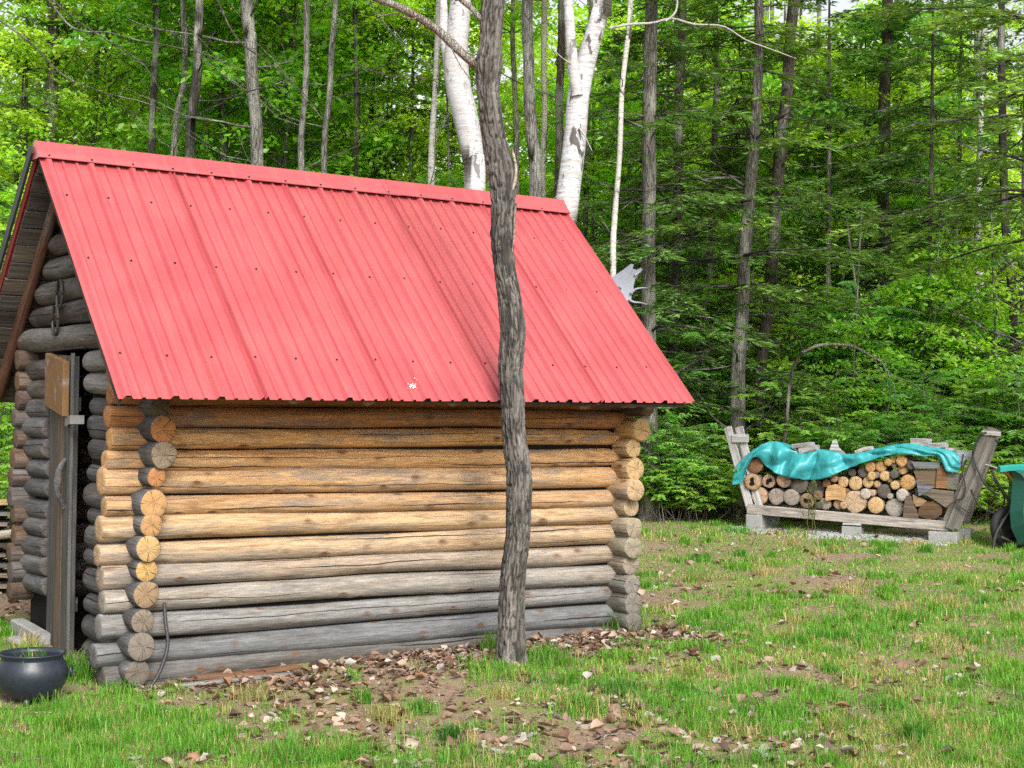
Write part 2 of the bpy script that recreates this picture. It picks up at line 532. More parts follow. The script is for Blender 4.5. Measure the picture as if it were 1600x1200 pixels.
M_YELLOW = mat_plain('yellow_grip', (0.55, 0.30, 0.04), 0.6, 0, 0.3, 30, 0.4)
M_HOSE = mat_plain('black_hose', (0.03, 0.03, 0.033), 0.5, 0, 0.4, 30, 0.4)
M_ANTLER = mat_plain('antler_bone', (0.23, 0.25, 0.29), 0.6, 0, 0.3, 25, 0.2)
M_SOIL = mat_plain('potting_soil', (0.05, 0.035, 0.025), 0.95, 0, 0.1, 60, 0.5, 0.01)
M_STONE = mat_plain('grey_stone', (0.34, 0.34, 0.34), 0.9, 0, 0.2, 30, 0.35, 0.004)
M_BLACK = mat_plain('black_shade_fill', (0.012, 0.011, 0.010), 0.9, 0, 0.1)  # black standing in for the shade in hollows and behind log gaps

# ------------------------------------------------------------------ ground
def gh(x, y):
    x = np.asarray(x, float); y = np.asarray(y, float)
    h = 0.035 * (np.clip(y, -12, 27) - 8.6)
    far = np.clip((y - 27) / 40, 0, 1)
    h = h + far * 0.8
    h = h + 0.018 * vn2(x, y, 0.9, 3) + 0.010 * vn2(x, y, 3.1, 5) + 0.05 * np.clip((y - 20) / 6, 0, 1) * vn2(x, y, 0.5, 8)
    # small mound at the foot of the near tree
    h = h + 0.035 * np.exp(-((x - 0.02) ** 2 + (y - 9.66) ** 2) / 0.10)
    return h
def ghs(x, y):
    return float(gh(np.array([x]), np.array([y]))[0])
xs = np.r_[-400, -150, -60, -30, np.arange(-16, 16.01, 0.12), 30, 60, 150, 400]
ys = np.r_[-300, -100, -30, -8, 0, 3, np.arange(5, 30, 0.12), np.arange(30, 70, 2), 100, 200, 600]
XX, YY = np.meshgrid(xs, ys)
ZZ = gh(XX.ravel(), YY.ravel())
nx, ny = len(xs), len(ys)
i, j = np.meshgrid(np.arange(nx - 1), np.arange(ny - 1))
a = (j * nx + i).ravel()
g = Geo().add(np.stack([XX.ravel(), YY.ravel(), ZZ], 1), np.stack([a, a + 1, a + nx + 1, a + nx], 1))
tag(obj('ground', g.mesh('ground', M_GROUND)), kind='structure')

# ------------------------------------------------------------------ cabin
TH, AX, AY = R(34.316), -2.15508, 8.39395
RUN, RISE, EAVE = 1.633, 1.606, 1.751      # roof half width, its rise, height of the eave
U0, U1 = -0.055, 4.19                      # roof from gable to gable
cabin = empty('log_cabin', (AX, AY, 0), TH, label='small log cabin with a steep red ribbed metal roof and weathered round log walls', cat='cabin')
CM = Matrix.Translation((AX, AY, 0)) @ Matrix.Rotation(TH, 4, 'Z')
def cw(u, v, z):
    return CM @ Vector((u, v, z))
def on_plane_v(x, y, v):
    """cabin (u, z) where the sight line through a photo point meets the plane at depth v"""
    d = ray(x, y)
    n = np.array([-math.sin(TH), math.cos(TH)])
    t = (v + n @ np.array([AX, AY])) / (n @ d[:2])
    p = d * t
    return (p[0] - AX) * math.cos(TH) + (p[1] - AY) * math.sin(TH), p[2] + HCAM

def log_mesh(L, r0, r1, seed, sides=22, seg=None, dome0=0.0, dome1=0.0, bend=0.018):
    seg = seg or max(4, int(L / 0.07))
    x = np.linspace(0, L, seg)
    rr = r0 + (r1 - r0) * x / L
    rs = np.random.default_rng(seed)
    by = bend * vn(np.stack([x * 0.7 + seed * 3.1, 0 * x, 0 * x], 1), seed)
    bz = bend * 0.5 * vn(np.stack([x * 0.8 + seed * 1.7, 0 * x, 0 * x], 1), seed + 5)
    rr = rr * (1 + 0.06 * vn(np.stack([x * 1.6, 0 * x + seed, 0 * x], 1), seed + 9))
    ang = np.linspace(0, 2 * np.pi, sides, endpoint=False)
    A, X = np.meshgrid(ang, x)
    q = np.stack([X.ravel() * 2.2 + seed, np.cos(A).ravel() * 1.6, np.sin(A).ravel() * 1.6], 1)
    Rr = rr[:, None] * (1 + 0.075 * vn(q, seed + 2).reshape(A.shape))
    for _ in range(int(L * 2.0)):                                  # swellings round the knots
        xk, ak = rs.uniform(0.05, L), rs.uniform(0, 2 * np.pi)
        da = (A - ak + np.pi) % (2 * np.pi) - np.pi
        Rr += rs.uniform(0.003, 0.011) * np.exp(-((X - xk) / 0.035) ** 2 - (da / 0.35) ** 2)
    V = np.stack([X, by[:, None] + Rr * np.cos(A), bz[:, None] + Rr * np.sin(A)], -1)
    g = Geo()
    i = np.arange(seg - 1)[:, None] * sides
    j = np.arange(sides)[None]
    j2 = (j + 1) % sides
    g.add(V.reshape(-1, 3), np.stack([i + j, i + j2, i + sides + j2, i + sides + j], -1).reshape(-1, 4))
    for e, dome, ring in ((0, dome0, V[0]), (1, dome1, V[-1])):
        c = ring.mean(0)
        sgn = -1 if e == 0 else 1
        prev = ring
        base = (0 if e == 0 else (seg - 1) * sides)
        idx = np.arange(base, base + sides)
        steps = ((0.93, 0.25), (0.72, 0.7), (0.4, 0.93), (0.15, 1.0)) if dome else ((0.955, 0.0), (0.5, 0.0), (0.12, 0.0))
        for kk, (f, d) in enumerate(steps):
            nw = c + (ring - c) * f
            off = (dome * d if dome else 0.004) + (0 if dome else 0.0015 * vn(nw * 40, seed + e))
            nw = nw + np.array([1.0, 0, 0]) * sgn * (off[:, None] if np.ndim(off) else off)
            b2 = g.n
            nxt = np.roll(np.arange(b2, b2 + sides), -1)
            cur = np.arange(b2, b2 + sides)
            q = np.stack([idx, np.roll(idx, -1), nxt, cur], 1)
            if e == 0:
                q = q[:, ::-1]
            g.add(nw, np.zeros((0, 4)), 0)
            g.f[-1] = q
            g.m[-1] = np.full(len(q), 0 if (dome or kk == 0) else 1)
            idx = cur
        g.f.append(np.array([idx if e else idx[::-1]])); g.m.append(np.array([0 if dome else 1]))
    return g
def log_part(name, p0, p1, r0, r1, seed, color, parent=cabin, **k):
    M, L = frame(p0, p1)
    me = log_mesh(L, r0, r1, seed, **k).mesh(name, [M_LOG, M_END])
    return obj(name, me, parent, M @ Matrix.Rotation(seed * 2.3, 4, 'X'), color)

ORANGE, HONEY, TAN, PALE, GREY, DGREY, DARK = (0.38, 0.17, 0.065), (0.47, 0.26, 0.11), (0.55, 0.36, 0.19), (0.56, 0.42, 0.26), (0.36, 0.335, 0.30), (0.235, 0.235, 0.24), (0.10, 0.088, 0.08)
VF = 0.64                                   # centre line of the long front wall
rows_l = [652, 685, 719, 754, 790, 824, 862, 898, 935, 975, 1014]
rows_r = [655, 683, 713, 746, 779, 806, 838, 866, 898, 929, 963]
rad = [0.067, 0.062, 0.067, 0.080, 0.064, 0.071, 0.073, 0.070, 0.073, 0.069, 0.081]
cols = [(0.44, 0.20, 0.08), (0.64, 0.35, 0.14), (0.63, 0.37, 0.17), (0.62, 0.385, 0.19), (0.50, 0.31, 0.155), (0.50, 0.35, 0.205), (0.47, 0.34, 0.215), (0.37, 0.30, 0.235), (0.31, 0.285, 0.255), (0.235, 0.235, 0.235), (0.155, 0.165, 0.178)]  # upper rows' base colour raised to weaken the eave's shade
front_z = []
for n, (yl, yr) in enumerate(zip(rows_l, rows_r)):
    ul, zl = on_plane_v(300, yl, VF - rad[n])
    ur, zr = on_plane_v(945, yr, VF - rad[n])
    sl_ = (zr - zl) / (ur - ul)
    front_z.append((zl, sl_, ul))
    ue = 0.105 - 0.004 * n + random.uniform(-0.02, 0.02)
    uz = 4.10 + random.uniform(-0.05, 0.03)
    big = 1.05 if n % 2 else 0.98
    log_part('log', (ue, VF, zl + sl_ * (ue - ul)), (uz, VF + 0.01, zl + sl_ * (uz - ul)), rad[n] * big, rad[n] * (2.0 - big) if n % 3 else rad[n], 100 + n, cols[n])
# hidden rows under the roof, and the half-buried sill log
for n in range(1, 5):
    z = front_z[0][0] + n * 0.135
    log_part('log', (0.12, VF, z), (4.1, VF, z + 0.02), 0.07, 0.07, 130 + n, ORANGE, seg=12, sides=12)
log_part('log', (0.10, VF + 0.01, front_z[-1][0] - 0.135), (4.05, VF + 0.02, front_z[-1][0] - 0.125), 0.075, 0.07, 140, (0.12, 0.118, 0.115))

# near gable wall (u about 0.28): log ends stick out past the front wall, half a row lower
ends = [(636, 250, 0.070, (0.10, 0.085, 0.06)), (672, 252, 0.092, (0.44, 0.20, 0.075)), (711, 253, 0.085, (0.27, 0.235, 0.18)), (747, 243, 0.068, (0.42, 0.21, 0.09)), (784, 240, 0.096, (0.46, 0.28, 0.13)),
        (820, 237, 0.074, (0.42, 0.26, 0.12)), (858, 232, 0.088, (0.46, 0.335, 0.16)), (893, 233, 0.069, (0.47, 0.325, 0.13)), (929, 229, 0.090, (0.27, 0.205, 0.13)), (971, 224, 0.076, (0.19, 0.18, 0.155)), (1010, 223, 0.095, (0.17, 0.168, 0.16)), (1050, 217, 0.080, (0.12, 0.122, 0.12))]
near_g = []
vface = 0.44
for n, (yy, xx, r, c) in enumerate(ends):
    u, z = on_plane_v(xx, yy, vface)
    near_g.append((u, z, r))
    v0 = vface + random.uniform(-0.02, 0.03)
    c = tuple(min(0.8, q * f_) for q, f_ in zip(c, (1.12, 1.02, 0.95)))
    r *= 0.95
    side = tuple(0.55 * a + 0.45 * b for a, b in zip(c, (0.16, 0.165, 0.17)))
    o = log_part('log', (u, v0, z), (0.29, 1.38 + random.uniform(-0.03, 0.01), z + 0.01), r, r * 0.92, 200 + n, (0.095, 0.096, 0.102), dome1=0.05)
    # the cut face keeps its own, browner colour
    me = o.data
    fm = M_END.copy()
    fm.name = 'cut_face_%d' % n
    nd = [q for q in fm.node_tree.nodes if q.type == 'OBJECT_INFO'][-1]
    for lk in list(fm.node_tree.links):
        if lk.from_socket.name == 'Color' and lk.from_node.type == 'OBJECT_INFO':
            ts = lk.to_socket
            fm.node_tree.links.remove(lk)
            ts.default_value = (*c, 1)
    me.materials[1] = fm
zg = [z for u, z, r in near_g]
top_z = zg[0]
extra = [top_z + 0.145, top_z + 0.285]
for n, z in enumerate(extra):               # up to the door head, behind the roof edge
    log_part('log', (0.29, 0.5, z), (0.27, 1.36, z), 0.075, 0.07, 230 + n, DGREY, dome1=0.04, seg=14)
# far side of the door: bulging log ends lying over the back wall's tails
VB = 2.63
far_rows = [610, 643, 672, 701, 733, 765, 799, 831, 864, 894, 925, 955]
def on_plane_u(x, y, u):
    d = ray(x, y)
    n = np.array([math.cos(TH), math.sin(TH)])
    t = (u + n @ np.array([AX, AY])) / (n @ d[:2])
    p = d * t
    return -(p[0] - AX) * math.sin(TH) + (p[1] - AY) * math.cos(TH), p[2] + HCAM
far_px = [561, 594, 624, 654, 686, 717, 747, 775, 803, 834, 864, 894, 923]
for n, yy in enumerate(far_px):
    d = ray(32, yy)
    u, z = on_plane_v(32, yy, VB)
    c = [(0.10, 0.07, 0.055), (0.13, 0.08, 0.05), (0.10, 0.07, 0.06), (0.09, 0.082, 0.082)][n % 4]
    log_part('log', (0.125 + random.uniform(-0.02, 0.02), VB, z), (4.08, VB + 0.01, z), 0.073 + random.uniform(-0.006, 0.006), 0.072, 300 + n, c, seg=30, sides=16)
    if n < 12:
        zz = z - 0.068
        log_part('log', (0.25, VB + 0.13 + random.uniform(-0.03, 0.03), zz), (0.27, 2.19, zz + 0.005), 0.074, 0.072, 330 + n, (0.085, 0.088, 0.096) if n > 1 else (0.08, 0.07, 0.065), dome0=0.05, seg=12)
# gable triangle above the door
hz = 2.16
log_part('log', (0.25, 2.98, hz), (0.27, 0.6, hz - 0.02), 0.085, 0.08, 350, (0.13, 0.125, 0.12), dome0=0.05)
for n in range(9):
    z = hz + 0.155 * (n + 1)
    v1 = RUN * 2 - (z - EAVE) / RISE * RUN - 0.14
    v0 = (z - EAVE) / RISE * RUN + 0.14
    if v1 - v0 < 0.15:
        break
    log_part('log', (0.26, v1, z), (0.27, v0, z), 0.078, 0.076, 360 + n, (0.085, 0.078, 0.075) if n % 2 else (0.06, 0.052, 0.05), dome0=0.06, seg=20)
# right gable wall
rf = [(640, 1006, 0.062, (0.14, 0.10, 0.07)), (672, 1001, 0.083, (0.56, 0.36, 0.16)), (700, 992, 0.072, (0.55, 0.38, 0.19)), (732, 994, 0.086, (0.48, 0.32, 0.16)), (766, 988, 0.080, (0.44, 0.31, 0.18)), (795, 989, 0.075, (0.40, 0.30, 0.19)),
      (824, 985, 0.080, (0.30, 0.26, 0.19)), (854, 985, 0.082, (0.27, 0.245, 0.185)), (884, 988, 0.078, (0.25, 0.22, 0.175)), (912, 984, 0.070, (0.20, 0.195, 0.18)), (943, 985, 0.086, (0.17, 0.165, 0.15)), (972, 983, 0.07, (0.13, 0.13, 0.12))]
for n, (yy, xx, r, c) in enumerate(rf):
    c = tuple(min(0.8, q * 1.2) for q in c)
    u, z = on_plane_v(xx, yy, vface)
    log_part('log', (u, vface + random.uniform(-0.05, 0.03), z), (4.0, 2.8, z), r, r * 0.95, 400 + n, tuple(q * 0.9 for q in c), seg=26)
for n in range(12):
    z = 1.80 + 0.15 * n
    v1 = min(2.8, RUN * 2 - (z - EAVE) / RISE * RUN - 0.12)
    v0 = max(0.45, (z - EAVE) / RISE * RUN + 0.12)
    if v1 - v0 > 0.2:
        log_part('log', (4.0, v0, z), (4.0, v1, z), 0.078, 0.078, 420 + n, TAN, seg=12, sides=12)
# dark sheets and floor, added unseen, so that no light leaks between the logs
g = Geo()
g.add(*box_arrays(0.33, 3.93, VF + 0.005, VF + 0.03, 0.0, 2.3))
g.add(*box_arrays(0.33, 3.93, VB - 0.03, VB - 0.005, 0.0, 2.3))
g.add(*box_arrays(3.93, 3.96, VF - 0.02, VB + 0.02, 0.0, 2.3))
g.add(*box_arrays(0.27, 0.29, VF - 0.02, 1.37, 0.0, 2.3))
g.add(*box_arrays(0.27, 0.29, 2.21, VB + 0.02, 0.0, 2.3))
g.add(*box_arrays(0.30, 3.92, VF + 0.04, VB - 0.04, 0.05, 0.10))
obj('gap_light_block', g.mesh('gap_light_block', M_BLACK, False), cabin)

# door frame, door and its fittings
wood_d, wood_g = (0.06, 0.058, 0.057), (0.20, 0.195, 0.185)
plank('door_jamb', (0.335, 1.395, 0.10), (0.335, 1.395, 2.06), 0.035, 0.11, M_PLANK, cabin, up=(1, 0, 0), color=wood_d)
plank('door_jamb', (0.30, 2.20, 0.10), (0.30, 2.20, 2.06), 0.035, 0.09, M_PLANK, cabin, up=(1, 0, 0), color=wood_d)
plank('door_head', (0.25, 1.38, 2.075), (0.25, 2.22, 2.075), 0.10, 0.03, M_PLANK, cabin, up=(0, 0, 1), color=wood_d)
hinge = Vector((0.235, 2.12, 0.0))
free = Vector((0.175, 1.43, 0.0))
door = empty('door', hinge)
door.parent = cabin
dd = (free - hinge)
dw = dd.length
DF = Matrix.Translation(hinge) @ Matrix.Rotation(math.atan2(dd.y, dd.x), 4, 'Z')
door.matrix_basis = DF
plw = dw / 5
for n in range(5):
    zt = 2.035 - 0.006 * n
    plank('plank', (plw * (n + 0.5), 0, 0.06 + random.uniform(-0.01, 0.01)), (plw * (n + 0.5), 0, zt), plw - 0.006, 0.032, M_PLANK, door, up=(0, 1, 0), color=[(0.075, 0.075, 0.077), (0.09, 0.075, 0.062), (0.14, 0.095, 0.065), (0.085, 0.08, 0.078), (0.06, 0.06, 0.062)][n], b=0.004)
plank('batten', (0.06, 0.03, 0.4), (dw - 0.04, 0.03, 0.4), 0.02, 0.09, M_PLANK, door, color=wood_d)
plank('batten', (0.06, 0.03, 1.7), (dw - 0.04, 0.03, 1.7), 0.02, 0.09, M_PLANK, door, color=wood_d)
# upright wooden pull, bowed away from the door
g = Geo()
add_tube(g, smooth_path([(dw - 0.2, -0.018, 1.34), (dw - 0.17, -0.06, 1.27), (dw - 0.16, -0.075, 1.18), (dw - 0.17, -0.06, 1.10), (dw - 0.20, -0.018, 1.02)], 14), np.interp(np.linspace(0, 1, 14), [0, 0.5, 1], [0.014, 0.028, 0.014]), 10, 0.15, 4)
obj('door_handle', g.mesh('door_handle', M_PLANK), door, color=(0.10, 0.10, 0.105))
plank('rail_strip', (dw - 0.012, -0.025, 0.07), (dw - 0.012, -0.025, 2.03), 0.03, 0.022, M_PLANK, door, up=(0, 1, 0), color=(0.10, 0.098, 0.095))
# board of old wood nailed to the upper door, its lettering worn to smudges
k = NT('worn_sign_board')
n1 = k.noise(k.coords(scale=(30, 30, 2)), 1.0, 5, 0.65, 0.4)
n2 = k.noise(k.coords(scale=(9, 12, 12)), 1.0, 5, 0.7, 0.8)
cc = k.mix(n1, (0.11, 0.055, 0.025), (0.24, 0.14, 0.06))
cc = k.mix(k.ramp(n2, [(0.52, 0), (0.62, 0.75)]), cc, (0.20, 0.125, 0.075))
cc = k.mix(k.ramp(k.noise(k.coords(), 7, 4, 0.6), [(0.55, 0), (0.68, 0.6)]), cc, (0.30, 0.29, 0.29))
M_SIGN = k.principled(cc, 0.85, normal=k.bump(n1, 0.004), spec=0.2)
V, F = box_arrays(-dw * 0.37, dw * 0.42, -0.02, 0.02, 0, 0.36, 0.002)
V[:, 2] -= 0.13 * V[:, 0]          # nailed on crooked: its right side hangs lower
o = obj('sign_board', Geo().add(V, F).mesh('sign_board', M_SIGN, False), door, Matrix.Translation((dw * 0.47, -0.05, 1.655)))
md = o.modifiers.new('edge', 'BEVEL'); md.width = 0.004
def small_quads(pts, w, seed):
    return None
# bent steel latch strap between door and wall
g = Geo()
lp = [(0.165, 1.62, 1.585), (0.148, 1.50, 1.58), (0.11, 1.40, 1.59), (0.10, 1.31, 1.60), (0.17, 1.25, 1.60)]
V = []
for p in lp:
    V += [(p[0], p[1], p[2] - 0.028), (p[0], p[1], p[2] + 0.028)]
V = np.array(V)
V2 = V + np.array([-0.004, -0.002, 0])
n = len(lp)
for A_, sgn in ((V, 1), (V2, -1)):
    q = np.array([[2 * i, 2 * i + 2, 2 * i + 3, 2 * i + 1][::sgn] for i in range(n - 1)])
    g.add(A_, q)
g.add(np.vstack([V, V2]), np.array([[2 * i, 2 * i + 2, 2 * n + 2 * i + 2, 2 * n + 2 * i] for i in range(n - 1)] + [[2 * i + 1, 2 * n + 2 * i + 1, 2 * n + 2 * i + 3, 2 * i + 3] for i in range(n - 1)]))
obj('latch_strap', g.mesh('latch_strap', M_STEEL, False), cabin)

# roof: sheathing boards under both slopes
sn = Vector((0, -RISE, RUN)).normalized()        # outward normal, front slope
sb = Vector((0, RISE, RUN)).normalized()
slope_len = math.hypot(RUN, RISE)
nb = 15
for side in (0, 1):
    for n in range(nb):
        t0 = (n + 0.5) / nb + (0.03 if n == 0 and side == 0 else 0)
        v = RUN * t0
        z = EAVE + RISE * t0 - 0.035 - (0.03 * (1 - t0) if side == 0 else 0)
        vv = v if side == 0 else 2 * RUN - v
        nrm = sn if side == 0 else sb
        u0 = U0 + 0.03 + random.uniform(0, 0.012)
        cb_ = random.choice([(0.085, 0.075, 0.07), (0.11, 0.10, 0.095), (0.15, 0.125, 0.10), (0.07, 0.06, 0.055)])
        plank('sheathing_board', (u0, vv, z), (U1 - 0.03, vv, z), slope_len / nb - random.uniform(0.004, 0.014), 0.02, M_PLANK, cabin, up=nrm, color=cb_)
# gable rafter poles and the rafter tails under the front eave
def slope_pt(v, below, side):
    t = v / RUN
    return (v if side == 0 else 2 * RUN - v), EAVE + RISE * t - below
v0, z0 = slope_pt(0.13, 0.125, 1)
v1, z1 = slope_pt(1.55, 0.105, 1)
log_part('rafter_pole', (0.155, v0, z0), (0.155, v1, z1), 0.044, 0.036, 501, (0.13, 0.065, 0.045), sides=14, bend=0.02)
for n, u in enumerate((1.09, 1.60, 2.205, 2.75, 3.30, 3.885)):
    v0, z0 = slope_pt(0.10, 0.105, 0)
    v1, z1 = slope_pt(1.5, 0.10, 0)
    log_part('rafter_pole', (u, v0, z0), (u, v1, z1), 0.046, 0.042, 510 + n, (0.33, 0.25, 0.17), sides=14, seg=10)
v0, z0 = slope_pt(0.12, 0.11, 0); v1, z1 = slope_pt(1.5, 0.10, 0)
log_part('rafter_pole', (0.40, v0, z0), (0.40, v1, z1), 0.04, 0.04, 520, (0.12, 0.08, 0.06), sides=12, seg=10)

# ribbed metal sheets: profile across u, extruded down the slope
def rib_profile(u0, u1, r0, pitch):
    pts = []
    k = math.floor((u0 - r0) / pitch) - 1
    while True:
        c = r0 + k * pitch
        if c - 0.03 > u1:
            break
        pts += [(c - 0.030, 0), (c - 0.015, 0.026), (c + 0.012, 0.026), (c + 0.030, 0)]
        for q in (0.335, 0.665):
            m = c + pitch * q
            pts += [(m - 0.015, 0), (m - 0.008, 0.013), (m + 0.006, 0.013), (m + 0.012, 0)]
        k += 1
    pts = [p for p in pts if u0 <= p[0] <= u1]
    return [(u0, 0.0)] + pts + [(u1, 0.0)]
PITCH_R = 0.28
def eave_drop(u):
    """the eave line sags a little at the door end and rises at the far end"""
    return -0.024 + 0.040 * (u - U0) / (U1 - U0)
def roof_sheet(ua, ub, side, mat):
    prof = rib_profile(ua, ub, 0.0, PITCH_R)
    nseg = 9
    g = Geo()
    for layer in (0, 1):
        V = []
        for sgi in range(nseg):
            t = sgi / (nseg - 1)
            for (u, h) in prof:
                v = -0.0 + RUN * t
                z = EAVE + RISE * t + (1 - t) * eave_drop(u)
                vv = v if side == 0 else 2 * RUN - v
                nn = sn if side == 0 else sb
                hh = h - layer * 0.0015 + 0.0012 * math.sin(u * 9 + sgi * 1.7) * (1 if layer == 0 else 1)
                V.append((u, vv + nn.y * hh, z + nn.z * hh))
        m = len(prof)
        Q = np.array([[s * m + i, s * m + i + 1, (s + 1) * m + i + 1, (s + 1) * m + i] for s in range(nseg - 1) for i in range(m - 1)])
        if (layer == 1) != (side == 1):
            Q = Q[:, ::-1]
        g.add(V, Q)
    return g
for a_, b_ in ((U0, 0.835), (0.84, 1.675), (1.68, 2.515), (2.52, 3.355), (3.36, U1)):
    obj('roof_sheet', roof_sheet(a_, b_, 0, M_RED).mesh('roof_sheet', M_RED, False), cabin)
obj('roof_sheet', roof_sheet(U0, U1, 1, M_RED).mesh('roof_sheet', M_RED, False), cabin)
# ridge cap in two lengths
def ridge_cap(ua, ub, lift):
    w = 0.125
    prof = []
    nose = []
    for a_ in np.linspace(-1, 1, 9):
        nose.append((0.030 * math.sin(a_ * 1.35), 0.030 * math.cos(a_ * 1.35)))
    pts = [(-w, 0.029), (-w, 0.034), (-0.04, 0.036)]
    out = []
    for d_, h in pts:                      # front flange
        out.append((RUN + d_ * RUN / slope_len, EAVE + RISE + d_ * RISE / slope_len + 0, h, 0))
    V = []
    for d_, h in pts:
        V.append((RUN + d_ * RUN / slope_len + sn.y * h, EAVE + RISE + d_ * RISE / slope_len + sn.z * h))
    for y_, z_ in nose:
        V.append((RUN + y_, EAVE + RISE + 0.028 + z_))
    for d_, h in pts[::-1]:
        V.append((RUN - d_ * RUN / slope_len + sb.y * h, EAVE + RISE + d_ * RISE / slope_len + sb.z * h))
    n = len(V)
    g = Geo()
    us = np.linspace(ua, ub, 8)
    P = np.array([[(u, y_, z_ + lift) for y_, z_ in V] for u in us]).reshape(-1, 3)
    Q = np.array([[s * n + i, (s + 1) * n + i, (s + 1) * n + i + 1, s * n + i + 1] for s in range(7) for i in range(n - 1)])
    g.add(P, Q)
    # closed end
    for e in (0, 7):
        g.add(P[e * n:e * n + n], [list(range(n))])
    return g
obj('ridge_cap', ridge_cap(U0 - 0.012, 2.62, 0.0).mesh('ridge_cap', M_CAP, True), cabin)
obj('ridge_cap', ridge_cap(2.50, U1 + 0.01, 0.004).mesh('ridge_cap', M_CAP, True), cabin)
# screws with washers
g = Geo()
def screw(u, t, h):
    v = RUN * t
    z = EAVE + RISE * t + (1 - t) * eave_drop(u)
    p = Vector((u, v, z)) + sn * h
    M, _ = frame(p, p + sn)
    for r_, x0, x1 in ((0.0085, 0, 0.002), (0.0050, 0.002, 0.007)):
        a = np.linspace(0, 2 * np.pi, 8, endpoint=False)
        ring0 = np.stack([np.full(8, x0), np.cos(a) * r_, np.sin(a) * r_], 1)
        ring1 = ring0 + [x1 - x0, 0, 0]
        V = np.array([list(M @ Vector(q)) for q in np.vstack([ring0, ring1])])
        F = np.array([[i, (i + 1) % 8, 8 + (i + 1) % 8, 8 + i] for i in range(8)])
        g.add(V, F)
        g.f.append(np.array([[g.n - 8 + i for i in range(8)]])); g.m.append(np.array([0]))
for n in range(16):
    u = n * PITCH_R
    if u > U1 - 0.02:
        break
    if n < 15:
        screw(u + 0.002, 0.955, 0.036)
    for t in (0.80, 0.53, 0.16):
        screw(min(u + 0.045, U1 - 0.03) + random.uniform(-0.006, 0.006), t + random.uniform(-0.004, 0.004), 0.001)
sc_ = obj('roof_screw', g.mesh('roof_screw', M_IRON, False), cabin)
sc_['kind'] = 'stuff'
# dark flashing along the back slope's gable edge
plank('verge_flashing', (U0 - 0.02, 2 * RUN + 0.02, EAVE - 0.02), (U0 - 0.02, RUN + 0.03, EAVE + RISE), 0.018, 0.075, M_DARKMETAL, cabin, up=(0, 1, 1))
plank('verge_board', (U0 + 0.02, 0.03, EAVE - 0.045), (U0 + 0.02, RUN - 0.02, EAVE + RISE - 0.05), 0.02, 0.04, M_PLANK, cabin, up=(0, -1, 1), color=(0.06, 0.05, 0.045))
# scuffed paint near the eave
g = Geo()
for n in range(26):
    t = 0.045 + abs(random.gauss(0, 0.014))
    u = 1.88 + (0.045 - t) * -1.2 + random.gauss(0, 0.022)
    L = random.uniform(0.006, 0.02)
    v = RUN * t; z = EAVE + RISE * t + (1 - t) * eave_drop(u)
    p = Vector((u, v, z)) + sn * (0.0225 if abs((u / PITCH_R) - round(u / PITCH_R)) < 0.1 else 0.0065)
    e1 = Vector((1, 0, 0)) * L * 0.5
    e2 = Vector((0, RUN, RISE)).normalized() * random.uniform(0.003, 0.008)
    q = random.uniform(-0.5, 0.5)
    g.add([list(p - e1), list(p - e2 + e1 * q), list(p + e1), list(p + e2 + e1 * q)], [0, 1, 2, 3])
M_SCUFF = mat_plain('chalky_paint_scuff', (0.62, 0.60, 0.60), 0.8)
o_ = obj('paint_scuff', g.mesh('paint_scuff', M_SCUFF, False), cabin)
o_['kind'] = 'stuff'

# things on and round the cabin -------------------------------------------------
def horseshoe(name, c, h, label):
    """elongated iron ring hanging on the gable logs; c in cabin coordinates"""
    P = [(c[0], c[1] + 0.062 * math.sin(a) * (1 if math.cos(a) > -0.6 else 1.1), c[2] + h * 0.5 * math.cos(a)) for a in np.linspace(0.25, 2 * math.pi - 0.25, 22)]
    g = Geo()
    add_tube(g, [list(cw(*p) - cw(*c)) for p in P], 0.011, 8)
    # nail holding it
    add_tube(g, [list(cw(c[0] + 0.05, c[1], c[2] + h * 0.47) - cw(*c)), list(cw(c[0] - 0.02, c[1], c[2] + h * 0.47) - cw(*c))], 0.006, 6)
    o = obj(name, g.mesh(name, M_IRON), None, Matrix.Translation(cw(*c)))
    return tag(o, label, 'horseshoe', 'horseshoes on the gable logs')
horseshoe('horseshoe', (0.165, 1.79, 2.43), 0.19, 'upper iron horseshoe hanging on the dark gable logs above the door')
horseshoe('horseshoe', (0.150, 1.82, 2.26), 0.19, 'lower iron horseshoe hanging just over the door head')

# moose antler on the far gable
ac = at(982, 452, 11.75)
out2 = [(950, 440), (957, 432), (966, 427), (976, 420), (985, 413), (990, 414), (988, 420), (994, 422), (1001, 419), (1003, 423), (997, 429), (992, 437), (990, 446), (990, 454), (987, 461), (986, 468), (981, 474), (974, 479), (962, 481), (948, 468)]
g = Geo()
P = np.array([at(x, y, 11.75) for x, y in out2]) - ac
cen = P.mean(0)
def curl(p):
    p = p.copy(); p[:, 1] -= 0.9 * (p[:, 0] ** 2 + p[:, 2] ** 2); return p
rings = [cen + (P - cen) * s for s in (1.0, 0.75, 0.45, 0.15)]
m = len(P)
for off in (0.0, 0.014):
    V = np.vstack([curl(r_) + [0, off * (1 if kx else 0.5), 0] for kx, r_ in enumerate(rings)])
    F = np.array([[k_ * m + i, k_ * m + (i + 1) % m, (k_ + 1) * m + (i + 1) % m, (k_ + 1) * m + i] for k_ in range(3) for i in range(m)])
    g.add(V, F if off == 0 else F[:, ::-1])
    g.f.append(np.array([[g.n - m + i for i in range(m)]])); g.m.append(np.array([0]))
g.add(np.vstack([curl(P), curl(P) + [0, 0.007, 0]]), np.array([[i, m + i, m + (i + 1) % m, (i + 1) % m] for i in range(m)]))
w0 = np.array(cw(4.07, 1.3, 2.30)) - ac
